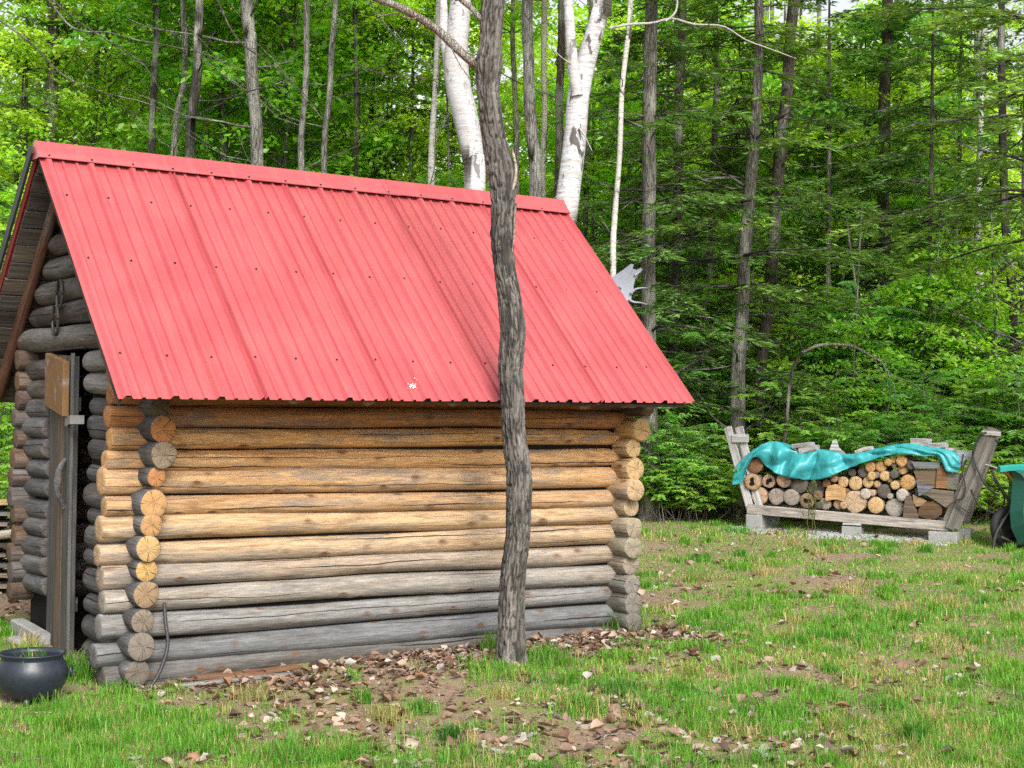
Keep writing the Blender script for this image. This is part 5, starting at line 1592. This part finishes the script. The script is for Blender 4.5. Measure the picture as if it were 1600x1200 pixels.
V[:, 2] += 0.006 * (1 - 2 * np.abs(vn(V * 10, 6)))
i, j = np.meshgrid(np.arange(NR - 1), np.arange(NC - 1), indexing='ij')
a = (i * NC + j).ravel()
g = Geo().add(V, np.stack([a, a + NC, a + NC + 1, a + 1], 1))
o = obj('tarpaulin', g.mesh('tarpaulin', M_TARP), None, RM)
md = o.modifiers.new('cloth', 'SOLIDIFY'); md.thickness = 0.003
tag(o, 'turquoise tarpaulin draped over the stacked firewood', 'tarp')
# pieces of wood that weigh the tarp down
def topper(a, b, w, h, t, c, lab, up=(0, 0, 1)):
    p0, p1 = rc(*a, t), rc(*b, t)
    M_, L_ = frame((p0[0], t, p0[1]), (p1[0], t - 0.02, p1[1]), up)
    V, Q, caps = bevel_box_arrays(L_, w, h, 0.006, 0.006)
    gg = Geo().add(V, Q)
    for q in caps:
        gg.f.append(np.array([q])); gg.m.append(np.array([0]))
    tag(obj('wood_offcut', gg.mesh('wood_offcut', M_PLANK, False), None, RM @ M_, c), lab, 'wood offcut', 'offcuts weighing down the tarp')
LG = (0.33, 0.32, 0.32)
topper((425, 222), (525, 208), 0.13, 0.055, 0.16, LG, 'upper grey offcut of the pair lying in the dip of the tarp')
topper((462, 244), (550, 228), 0.13, 0.07, 0.10, LG, 'lower grey offcut of the pair lying in the dip of the tarp')
topper((368, 232), (455, 252), 0.16, 0.025, 0.14, (0.34, 0.31, 0.30), 'flat board poking up left of the pair of offcuts')
topper((745, 250), (830, 226), 0.10, 0.045, 0.14, (0.45, 0.39, 0.36), 'single pinkish grey offcut on the slope of the tarp')
topper((1032, 196), (1122, 200), 0.14, 0.085, 0.10, LG, 'blocky grey offcut on the highest part of the tarp')
topper((1118, 216), (1208, 214), 0.13, 0.06, 0.10, LG, 'grey offcut just right of the blocky one on the tarp')
topper((1160, 222), (1252, 240), 0.20, 0.03, 0.16, (0.33, 0.32, 0.31), 'thin board sloping down to the right end of the tarp')
def slab(out, t0, L, c, name, lab, cat):
    P = np.array([rc(x, y, t0) for x, y in out]); c0 = P.mean(0); Q = P - c0; m = len(Q)
    V = np.vstack([[(q[0], 0, q[1]) for q in Q], [(q[0], L, q[1]) for q in Q]])
    g = Geo().add(V, np.array([[i, (i + 1) % m, m + (i + 1) % m, m + i] for i in range(m)]))
    g.f.append(np.array([list(range(m))])); g.m.append(np.array([0])); g.f.append(np.array([list(range(m, 2 * m))[::-1]])); g.m.append(np.array([0]))
    tag(obj(name, g.mesh(name, M_PLANK, False), None, RM @ Matrix.Translation((c0[0], t0, c0[1])), c), lab, cat)
slab([(602, 252), (625, 188), (640, 184), (652, 225), (690, 262), (650, 268), (602, 262)], 0.12, 0.04, (0.36, 0.36, 0.35), 'wood_wedge', 'pointed grey wedge standing up behind the middle of the tarp', 'wood wedge')
slab([(1250, 240), (1335, 248), (1340, 292), (1300, 288), (1282, 330), (1262, 320), (1276, 290)], 0.03, 0.14, (0.30, 0.31, 0.34), 'grey_cloth', 'grey sacking bunched between the tarp and the right post', 'cloth')

# black cable looped over the right posts
def cable(name, pts_, t, r_, lab, cat='cable'):
    P = [(*rc(x, y, t + (tt[0] if tt else 0)), t + (tt[0] if tt else 0)) for x, y, *tt in pts_]
    P = [RM @ Vector((p[0], p[2], p[1])) for p in P]
    o_ = P[0].copy()
    g = Geo(); add_tube(g, smooth_path([list(p - o_) for p in P], 50), r_, 7)
    tag(obj(name, g.mesh(name, M_HOSE), None, Matrix.Translation(o_)), lab, cat)
cable('cable', [(1470, 200, .3), (1400, 150), (1362, 190), (1340, 260), (1360, 330), (1400, 410), (1440, 455), (1475, 470)], -0.10, 0.012, 'black cable looped over the top of the right rack post')
cable('cable', [(1290, 260), (1282, 330), (1300, 420), (1290, 480), (1250, 500), (1290, 540), (1330, 560)], -0.10, 0.009, 'thin black cable hanging across the lower right rack post')
cable('cable', [(1330, 440), (1370, 520), (1420, 550), (1460, 560), (1500, 500), (1480, 440), (1430, 370)], -0.06, 0.010, 'black cable hanging in a loop between the rack and the wheelbarrow')

# weed stalks in front of the rack
for n, (cx, cy0, cy1, lab) in enumerate([(520, 652, 390, 'tallest weed stalk in front of the rack'), (535, 650, 420, 'weed stalk with pale buds in front of the rack'), (500, 640, 455, 'short thin weed stalk left of the tall ones at the rack')]):
    b_ = rc(cx, cy0, -0.2); t_ = rc(cx + random.uniform(-8, 8), cy1, -0.2)
    p0 = RM @ Vector((b_[0], -0.2, b_[1])); p0.z = ghs(p0.x, p0.y)
    p1 = RM @ Vector((t_[0], -0.2, t_[1]))
    g = Geo(); rq = np.random.default_rng(n)
    P = thin(g, (0, 0, 0), list(p1 - p0), 0.006, 0.003, 0, rq, 8)
    g.c = [np.broadcast_to(np.array([0.12, 0.13, 0.05]), q.shape) for q in g.c]
    m_ = 26
    C = P[rq.integers(3, 8, m_)] + rq.normal(0, 0.03, (m_, 3))
    leaf_batch(g, C, rq.normal(0, 1, (m_, 3)) + [0, 0, 0.8], rq.normal(0, 1, (m_, 3)), 0.06, 0.018, 0.05, vary((0.10, 0.15, 0.04), m_, rq))
    tag(obj('weed', g.mesh('weed', M_GRASS, False, True), None, Matrix.Translation(p0)), lab, 'weed')

# gravel strip below the rack
g = Geo()
r = np.random.default_rng(90)
N = 2600
s_ = r.uniform(-0.15, RL + 0.05, N); t_ = r.normal(-0.02, 0.20, N)
for n in range(N):
    p = RM @ Vector((s_[n], t_[n], 0))
    z = ghs(p.x, p.y)
    d = r.uniform(0.008, 0.022)
    V, F = box_arrays(-d, d, -d, d, -d * 0.6, d * 0.7)
    V = V * r.uniform(0.5, 1.1, (8, 1))
    q = r.uniform(0, 6.28)
    V = V @ np.array([[math.cos(q), math.sin(q), 0], [-math.sin(q), math.cos(q), 0], [0, 0, 1]])
    g.add(V + [p.x, p.y, z + d * 0.3], F)
tag(obj('gravel', g.mesh('gravel', M_STONE, False)), 'pale gravel strip under the firewood rack', kind='stuff')

# ------------------------------------------------------------------ wheelbarrow at the right edge
WY = 16.6
def wp(x, y, dy=0.0):
    return Vector(at(x, y, WY + dy))
wc = wp(1576, 835)
wgz = ghs(wc.x, WY)
wb = empty('wheelbarrow', (wc.x, WY, wgz), label='green wheelbarrow with a turquoise rim and black tyre, cut by the right edge', cat='wheelbarrow')
wo_ = Vector((wc.x, WY, wgz))
rw = 0.235
WM = Matrix.Translation((0, 0, rw)) @ Matrix.Rotation(R(18), 4, 'Z') @ Matrix.Rotation(R(90), 4, 'X')
wheel = obj('wheel', Geo().add(*lathe([(0.02, -0.02), (0.10, -0.012), (0.135, -0.03), (0.14, 0.0), (0.135, 0.03), (0.10, 0.012), (0.02, 0.02)], 28)).mesh('wheel', M_IRON), wb, WM)
a_ = np.linspace(0, 2 * np.pi, 13)
tv, tf = lathe([(0.185 + 0.05 * math.cos(q), 0.045 * math.sin(q)) for q in a_], 40)
obj('tyre', Geo().add(tv, tf).mesh('tyre', M_RUBBER), wheel)
g = Geo(); add_tube(g, [(0, 0, -0.07), (0, 0, 0.07)], 0.016, 10)
obj('axle', g.mesh('axle', M_STEEL), wheel)
def wtube(name, lst, r_, mat, n=20):
    g = Geo(); add_tube(g, smooth_path([list(wp(*p) - wo_) for p in lst], n), r_, 9)
    return obj(name, g.mesh(name, mat), wb)
wtube('frame_tube', [(1551, 862, -0.12), (1556, 835, -0.12), (1570, 810, -0.12), (1580, 795, -0.1), (1582, 770, 0)], 0.017, M_IRON)
wtube('frame_tube', [(1582, 800, -0.05), (1572, 775, -0.05), (1556, 750, -0.02), (1548, 730, 0)], 0.015, M_IRON)
wtube('frame_tube', [(1562, 838, -0.14), (1590, 850, -0.14), (1640, 872, -0.14)], 0.015, M_IRON)
wtube('frame_tube', [(1540, 726, 0.0), (1556, 731, -0.05), (1575, 742, -0.12)], 0.013, M_STEEL)
wtube('grip', [(1568, 728, -0.12), (1574, 738, -0.14), (1584, 750, -0.14)], 0.022, M_YELLOW, 8)
wtube('rope', [(1582, 746, -0.2), (1592, 743, -0.2), (1602, 737, -0.2)], 0.006, M_ANTLER, 8)
# tub, tipped on its side: rim toward the upper left
rim = [(1568, 730), (1588, 727), (1660, 724), (1760, 730), (1800, 760)]
sec_top = [(1572, 729), (1578, 735), (1583, 745), (1582, 760), (1578, 800), (1580, 826), (1592, 855), (1625, 880), (1700, 885), (1770, 865), (1800, 800), (1798, 750), (1760, 727), (1680, 724), (1600, 726)]
V0 = np.array([list(wp(x, y, -0.25) - wo_) for x, y in sec_top])
V0[:, 2] = np.maximum(V0[:, 2], 0.06)
V1 = V0.copy(); cc_ = V0.mean(0)
V1 = (V0 - cc_) * [0.72, 1, 0.72] + cc_ + [0, 0.55, 0]
m = len(V0)
g = Geo().add(np.vstack([V0, (V0 - cc_) * [0.97, 1, 0.97] + cc_ + [0, 0.02, 0], V1]), np.array([[i, (i + 1) % m, m + (i + 1) % m, m + i] for i in range(m)] + [[m + i, m + (i + 1) % m, 2 * m + (i + 1) % m, 2 * m + i] for i in range(m)]))
g.f.append(np.array([list(range(2 * m, 3 * m))])); g.m.append(np.array([0]))
# face nearest the camera: the outer wall of the upturned tub
V2 = (V0 - cc_) * [0.8, 1, 0.8] + cc_ + [0, -0.12, 0]
g.add(np.vstack([V0, V2]), np.array([[i, m + i, m + (i + 1) % m, (i + 1) % m] for i in range(m)]))
g.f.append(np.array([[g.n - m + i for i in range(m)]])); g.m.append(np.array([0]))
obj('tub', g.mesh('tub', M_GREEN, False), wb)
g = Geo(); P = smooth_path([list(wp(x, y, -0.27) - wo_) for x, y in [(1560, 731), (1576, 729), (1600, 728), (1680, 726), (1760, 729), (1798, 752)]], 24)
V = []
for p in P:
    for dy, dz in ((-0.06, -0.045), (-0.07, 0.0), (-0.03, 0.02), (0.04, 0.02), (0.05, -0.04)):
        V.append([p[0], p[1] + dy, p[2] + dz])
g.add(V, np.array([[s * 5 + i, s * 5 + (i + 1) % 5, (s + 1) * 5 + (i + 1) % 5, (s + 1) * 5 + i] for s in range(23) for i in range(5)]))
g.f.append(np.array([list(range(5))])); g.m.append(np.array([0]))
obj('rim', g.mesh('rim', M_TEAL, False), wb)

# small round grey stone and white plant tag at the edge of the lawn
p = at(1075, 801, 19.4)
rock('stone', (p[0], 19.4, ghs(p[0], 19.4) + 0.04), (0.055, 0.055, 0.055), 9, M_STONE, label='round grey stone in the grass between the cabin and the rack', cat='stone')
p = at(1107, 771, 19.9)
g = Geo(); add_tube(g, [(0, 0, 0), (0.0, 0, 0.22)], 0.006, 6); g.add(*box_arrays(-0.05, 0.05, -0.004, 0.004, 0.20, 0.27))
tag(obj('plant_marker', g.mesh('plant_marker', M_ANTLER, False), None, Matrix.Translation((p[0], 19.9, ghs(p[0], 19.9)))), 'small white plant marker at the foot of the shrubs', 'plant marker')

# ------------------------------------------------------------------ grass, weeds, fallen leaves
def inside_cabin(x, y, m=0.0):
    dx, dy = x - AX, y - AY
    u = dx * math.cos(TH) + dy * math.sin(TH); v = -dx * math.sin(TH) + dy * math.cos(TH)
    return (u > 0.12 - m) & (u < 4.15 + m) & (v > 0.52 - m) & (v < 2.8 + m)
def cab_uv(x, y):
    dx, dy = x - AX, y - AY
    return dx * math.cos(TH) + dy * math.sin(TH), -dx * math.sin(TH) + dy * math.cos(TH)
def bare(x, y):
    """0 where grass grows, 1 on bare soil"""
    b = 0.75 * vn2(x, y, 1.1, 41) + 0.65 * vn2(x, y, 2.6, 42) + 0.35 * vn2(x, y, 6.5, 43)
    u, v = cab_uv(x, y)
    d = np.clip(0.52 - v, 0, 5)
    b = b + 0.85 * np.exp(-(d / 0.55) ** 2) * ((u > 0.2) & (u < 4.3)) + 0.60 * np.exp(-((x - 0.1) ** 2 / 2.2 + (y - 8.5) ** 2 / 0.9)) + 0.55 * np.exp(-((x + 0.9) ** 2 / 2.2 + (y - 7.75) ** 2 / 0.35)) + 0.35 * np.exp(-((x + 1.2) ** 2 / 2.0 + (y - 8.5) ** 2 / 0.2)) + 0.4 * np.exp(-((x - 1.7) ** 2 / 0.6 + (y - 12.3) ** 2 / 1.2)) - 0.25 * np.clip((x - 0.8) / 2, 0, 1)
    b = b + 0.35 * np.clip((y - 18.4) / 1.2, 0, 1)
    return b
def blades(N, y0, y1, hmin, hmax, wd, seed, thr=0.28, soft=0.5, straw=0.14, clump=None):
    r = np.random.default_rng(seed)
    u = r.random(N)
    y = 1 / (1 / y0 + u * (1 / y1 - 1 / y0))
    x = r.uniform(-0.44, 0.44, N) * y
    if clump:
        nc, sg = clump
        cu = r.random(nc)
        cy_ = 1 / (1 / y0 + cu * (1 / y1 - 1 / y0)); cx_ = r.uniform(-0.44, 0.44, nc) * cy_
        k_ = r.integers(0, nc, N)
        sgc = sg * r.uniform(0.5, 1.5, nc)
        x = cx_[k_] + r.normal(0, 1, N) * sgc[k_]; y = cy_[k_] + r.normal(0, 1, N) * sgc[k_]
        tone = r.random(nc)[k_]; hs_ = r.uniform(0.55, 1.25, nc)[k_]
    b = bare(x, y)
    keep = (b < thr + soft * r.uniform(-0.5, 0.5, N)) & ~inside_cabin(x, y)
    keep &= ~((x + 2.73) ** 2 + (y - 8.6) ** 2 < 0.04) & (y > 6.0)
    x, y = x[keep], y[keep]
    n = len(x)
    patch = vn2(x, y, 2.2, 61)
    if clump:
        tone, hs_ = tone[keep], hs_[keep]
    else:
        tone = 0.5 + 0.5 * patch + r.normal(0, 0.15, n); hs_ = 1 + 0.55 * vn2(x, y, 3.4, 62)
    h = r.uniform(hmin, hmax, n) * hs_
    a = r.uniform(0, 2 * np.pi, n)
    lean = r.uniform(0.1, 0.75, n) * h
    dx, dy = np.cos(a), np.sin(a)
    wx, wy = -dy, dx
    w = wd * r.uniform(0.6, 1.4, n) * np.clip(y / 9, 0.8, 2.2)
    z = gh(x, y) - 0.004
    def pt(f, wf):
        cx_ = x + dx * lean * f * f; cy_ = y + dy * lean * f * f; cz_ = z + h * (f - 0.25 * f * f * (lean / h))
        return np.stack([cx_ - wx * w * wf, cy_ - wy * w * wf, cz_], 1), np.stack([cx_ + wx * w * wf, cy_ + wy * w * wf, cz_], 1)
    a0_, b0_ = pt(0, 0.5); a1_, b1_ = pt(0.55, 0.42); tip, _ = pt(1, 0)
    V = np.stack([a0_, b0_, b1_, a1_, tip], 1).reshape(-1, 3)
    i5 = np.arange(n)[:, None] * 5
    green = np.array([0.085, 0.285, 0.025]); lime = np.array([0.19, 0.42, 0.04]); strw = np.array([0.50, 0.42, 0.18])
    t_ = np.clip(tone, 0, 1)[:, None]
    C = green * (1 - t_) + lime * t_
    st = (r.random(n) < straw + 0.35 * (vn2(x, y, 1.6, 63) > 0.45))[:, None]
    if clump:
        st = st | (t_ > 0.88)
    C = np.where(st, strw * r.uniform(0.7, 1.15, (n, 1)), C) * r.uniform(0.75, 1.25, (n, 1))
    g = Geo()
    g.add(V, i5 + np.array([[0, 1, 2, 3]]), 0, np.repeat(C, 5, 0))
    g.f.append(i5 + np.array([[3, 2, 4]])); g.m.append(np.zeros(n, int))
    return g
tag(obj('grass', blades(380000, 6.6, 21.5, 0.015, 0.050, 0.0042, 1, thr=0.40, soft=0.6, straw=0.14).mesh('grass', M_GRASS, True, True)), 'short patchy spring lawn of green and straw coloured blades', kind='stuff')
tag(obj('grass_tufts', blades(120000, 6.6, 20.5, 0.050, 0.115, 0.0050, 2, thr=0.44, soft=0.3, straw=0.04, clump=(1300, 0.06)).mesh('grass_tufts', M_GRASS, True, True)), 'taller tufts of fresh green grass scattered over the lawn', kind='stuff')
# long grass against the cabin corners, the near tree and the pot
def tuft(cx, cy, n, sg, hmin, hmax, seed, lab, col=(0.10, 0.27, 0.03), z0=None, name='grass_tuft'):
    r = np.random.default_rng(seed)
    x, y = r.normal(0, sg, n), r.normal(0, sg, n)
    h = r.uniform(hmin, hmax, n); a = r.uniform(0, 2 * np.pi, n); lean = r.uniform(0.15, 0.6, n) * h
    dx, dy = np.cos(a), np.sin(a); w = r.uniform(0.003, 0.007, n)
    g = Geo(); V = []
    bz = ghs(cx, cy) if z0 is None else z0
    zz = (gh(x + cx, y + cy) - bz) if z0 is None else np.zeros(n)
    lev = []
    for f, wf in ((0, 0.5), (0.35, 0.48), (0.7, 0.34), (1, 0.02)):
        px = x + dx * lean * f * f; py = y + dy * lean * f * f; pz = zz + h * (f - 0.2 * f * f)
        lev += [np.stack([px + dy * w * wf, py - dx * w * wf, pz], 1), np.stack([px - dy * w * wf, py + dx * w * wf, pz], 1)]
    V = np.stack(lev, 1).reshape(-1, 3)
    i8 = np.arange(n)[:, None] * 8
    C = np.asarray(col) * r.uniform(0.7, 1.3, (n, 1))
    st = r.random(n) < 0.1
    C = np.where(st[:, None], [0.42, 0.36, 0.16], C)
    F = np.concatenate([i8 + np.array([[2 * k_, 2 * k_ + 1, 2 * k_ + 3, 2 * k_ + 2]]) for k_ in range(3)])
    g.add(V, F, 0, np.repeat(C, 8, 0))
    o = obj(name, g.mesh(name, M_GRASS, True, True), None, Matrix.Translation((cx, cy, bz)))
    return tag(o, lab, 'grass tuft')
def gpos(x, y):
    d = ray(x, y); Y = (HCAM + .301) / (.035 - d[2]); return d[0] * Y, Y
for n, (x, y, cnt, sg, h0, h1, lab, col) in enumerate([
        (118, 1060, 300, 0.055, 0.10, 0.22, 'tall fresh grass tuft between the cauldron and the cabin corner', (0.13, 0.33, 0.03)),
        (570, 1095, 110, 0.028, 0.08, 0.15, 'small upright green tuft in bare soil below the log wall', (0.09, 0.26, 0.03)),
        (860, 1040, 360, 0.10, 0.08, 0.18, 'broad green tuft right of the foot of the near tree', (0.13, 0.32, 0.035)),
        (768, 1020, 120, 0.04, 0.10, 0.20, 'thin tuft left of the foot of the near tree', (0.12, 0.30, 0.03)),
        (708, 1160, 150, 0.035, 0.08, 0.14, 'dark green tuft standing alone in the bare patch', (0.06, 0.20, 0.03)),
        (720, 1190, 200, 0.06, 0.08, 0.14, 'lime green tuft at the bottom edge of the view', (0.17, 0.34, 0.04)),
        (395, 1090, 220, 0.06, 0.06, 0.13, 'straw coloured tuft below the left end of the wall', (0.40, 0.36, 0.14)),
        (605, 1125, 240, 0.06, 0.06, 0.11, 'straw and green tuft in the bare soil before the wall', (0.36, 0.36, 0.12)),
        (655, 1115, 160, 0.045, 0.07, 0.13, 'fresh green tuft just right of the straw coloured one', (0.10, 0.28, 0.03)),
        (1432, 1155, 220, 0.04, 0.10, 0.18, 'tall narrow grass tuft at the lower right', (0.09, 0.27, 0.03)),
        (975, 985, 260, 0.09, 0.10, 0.24, 'long grass at the right corner of the log wall', (0.11, 0.29, 0.035)),
        (905, 1110, 260, 0.08, 0.07, 0.14, 'wide green tuft in front of the near tree to the right', (0.11, 0.29, 0.03)),
        (975, 1085, 200, 0.06, 0.08, 0.14, 'green tuft right of the wide one, on leaf litter', (0.09, 0.26, 0.03)),
        (110, 1140, 260, 0.06, 0.07, 0.13, 'green tuft below the cauldron at the lower left', (0.10, 0.28, 0.03)),
        (15, 1080, 260, 0.06, 0.08, 0.14, 'green tuft against the left side of the cauldron', (0.10, 0.30, 0.03)),
        (440, 1195, 360, 0.10, 0.06, 0.13, 'bright green tuft at the bottom edge left of centre', (0.12, 0.31, 0.03))]):
    gx_, gy_ = gpos(x, y)
    tuft(gx_, gy_, cnt, sg, h0, h1, 500 + n, lab, col)
# plant in the pot
tuft(-2.73, 8.60, 40, 0.055, 0.04, 0.13, 700, 'low grassy plant growing in the black cauldron', (0.10, 0.26, 0.03), ghs(-2.73, 8.60) + 0.225, 'potted_grass')

def litter(N, y0, y1, seed, near_wall=False):
    r = np.random.default_rng(seed)
    if near_wall:
        u = 4.35 - np.abs(r.normal(0, 1, N)) * 1.9; u = np.where(u < 0.2, r.uniform(0.3, 4.4, N), u) + r.normal(0, 0.12, N); v = 0.50 - np.abs(r.normal(0, 0.34, N))
        x = AX + u * math.cos(TH) - v * math.sin(TH); y = AY + u * math.sin(TH) + v * math.cos(TH)
        keep = np.ones(N, bool)
    else:
        q = r.random(N)
        y = 1 / (1 / y0 + q * (1 / y1 - 1 / y0)); x = r.uniform(-0.44, 0.44, N) * y
        keep = (0.6 * vn2(x, y, 1.9, 91) + 0.5 * bare(x, y) + r.uniform(-0.6, 0.6, N) > 0.12) & ~inside_cabin(x, y, 0.0)
    keep &= ~((x + 2.73) ** 2 + (y - 8.6) ** 2 < 0.045)
    x, y = x[keep], y[keep]; n = len(x)
    z = gh(x, y) + r.uniform(0.003, 0.018, n)
    L = 0.020 + 0.070 * r.random(n) ** 1.8; W = L * r.uniform(0.5, 0.85, n)
    a = r.uniform(0, 2 * np.pi, n)
    N_ = r.normal(0, 0.38, (n, 3)) + [0, 0, 1]; N_ /= np.linalg.norm(N_, axis=1)[:, None]
    D = np.stack([np.cos(a), np.sin(a), 0 * a], 1); D -= N_ * (D * N_).sum(1)[:, None]; D /= np.linalg.norm(D, axis=1)[:, None]
    Sd = np.cross(N_, D)
    curl = r.uniform(-0.25, 0.6, n)
    C0 = np.stack([x, y, z], 1)
    rows = []
    for f, wf in ((-0.5, 0.08), (-0.15, 0.95), (0.15, 1.0), (0.5, 0.1)):
        for s_ in (-1, 0, 1):
            jj = 1 + r.uniform(-0.25, 0.25, n)
            up = curl * L * (abs(s_) * 0.75 * wf + (2 * f) ** 2 * 0.35) + r.normal(0, 0.03, n) * L
            rows.append(C0 + D * (L * f * (1.15 if s_ == 0 else 0.9))[:, None] + Sd * (W * 0.5 * s_ * wf * jj)[:, None] + N_ * up[:, None])
    V = np.stack(rows, 1).reshape(-1, 3)
    b_ = np.arange(n)[:, None] * 12
    F = np.concatenate([b_ + np.array([[3 * k_ + q, 3 * k_ + q + 1, 3 * k_ + q + 4, 3 * k_ + q + 3]]) for k_ in range(3) for q in range(2)])
    pal = np.array([[0.24, 0.15, 0.11], [0.36, 0.255, 0.19], [0.15, 0.085, 0.06], [0.46, 0.37, 0.31], [0.27, 0.145, 0.085], [0.38, 0.34, 0.32], [0.10, 0.065, 0.05]])
    C = pal[r.choice(7, n, p=[.24, .20, .16, .12, .10, .10, .08])] * r.uniform(0.8, 1.2, (n, 1))
    return Geo().add(V, F, 0, np.repeat(C, 12, 0))
tag(obj('fallen_leaves', litter(18000, 6.6, 21, 301).mesh('fallen_leaves', M_LITTER, True, True)), 'dry fallen leaves scattered over the lawn', kind='stuff')
tag(obj('leaf_drift', litter(2900, 6.6, 21, 302, True).mesh('leaf_drift', M_LITTER, True, True)), 'drift of brown dead leaves along the foot of the log wall', kind='stuff')
# twigs and litter under the trees
r = np.random.default_rng(303)
g = Geo()
for n in range(420):
    if n % 3 == 0:
        y = r.uniform(18.5, 24); x = r.uniform(0.0, 0.4) * y
    else:
        q = r.random(); y = 1 / (1 / 6.8 + q * (1 / 20 - 1 / 6.8)); x = r.uniform(-0.4, 0.4) * y
    if inside_cabin(np.array([x]), np.array([y]))[0]:
        continue
    a = r.uniform(0, 6.28); L = r.uniform(0.08, 0.35)
    thin(g, (x, y, ghs(x, y) + 0.015), (x + L * math.cos(a), y + L * math.sin(a), ghs(x, y) + 0.02), 0.004, 0.002, 0.01, r, 4, 4)
tag(obj('fallen_twigs', g.mesh('fallen_twigs', M_BARK), None, None, (0.28, 0.22, 0.17)), 'thin fallen twigs lying on the lawn and under the shrubs', kind='stuff')
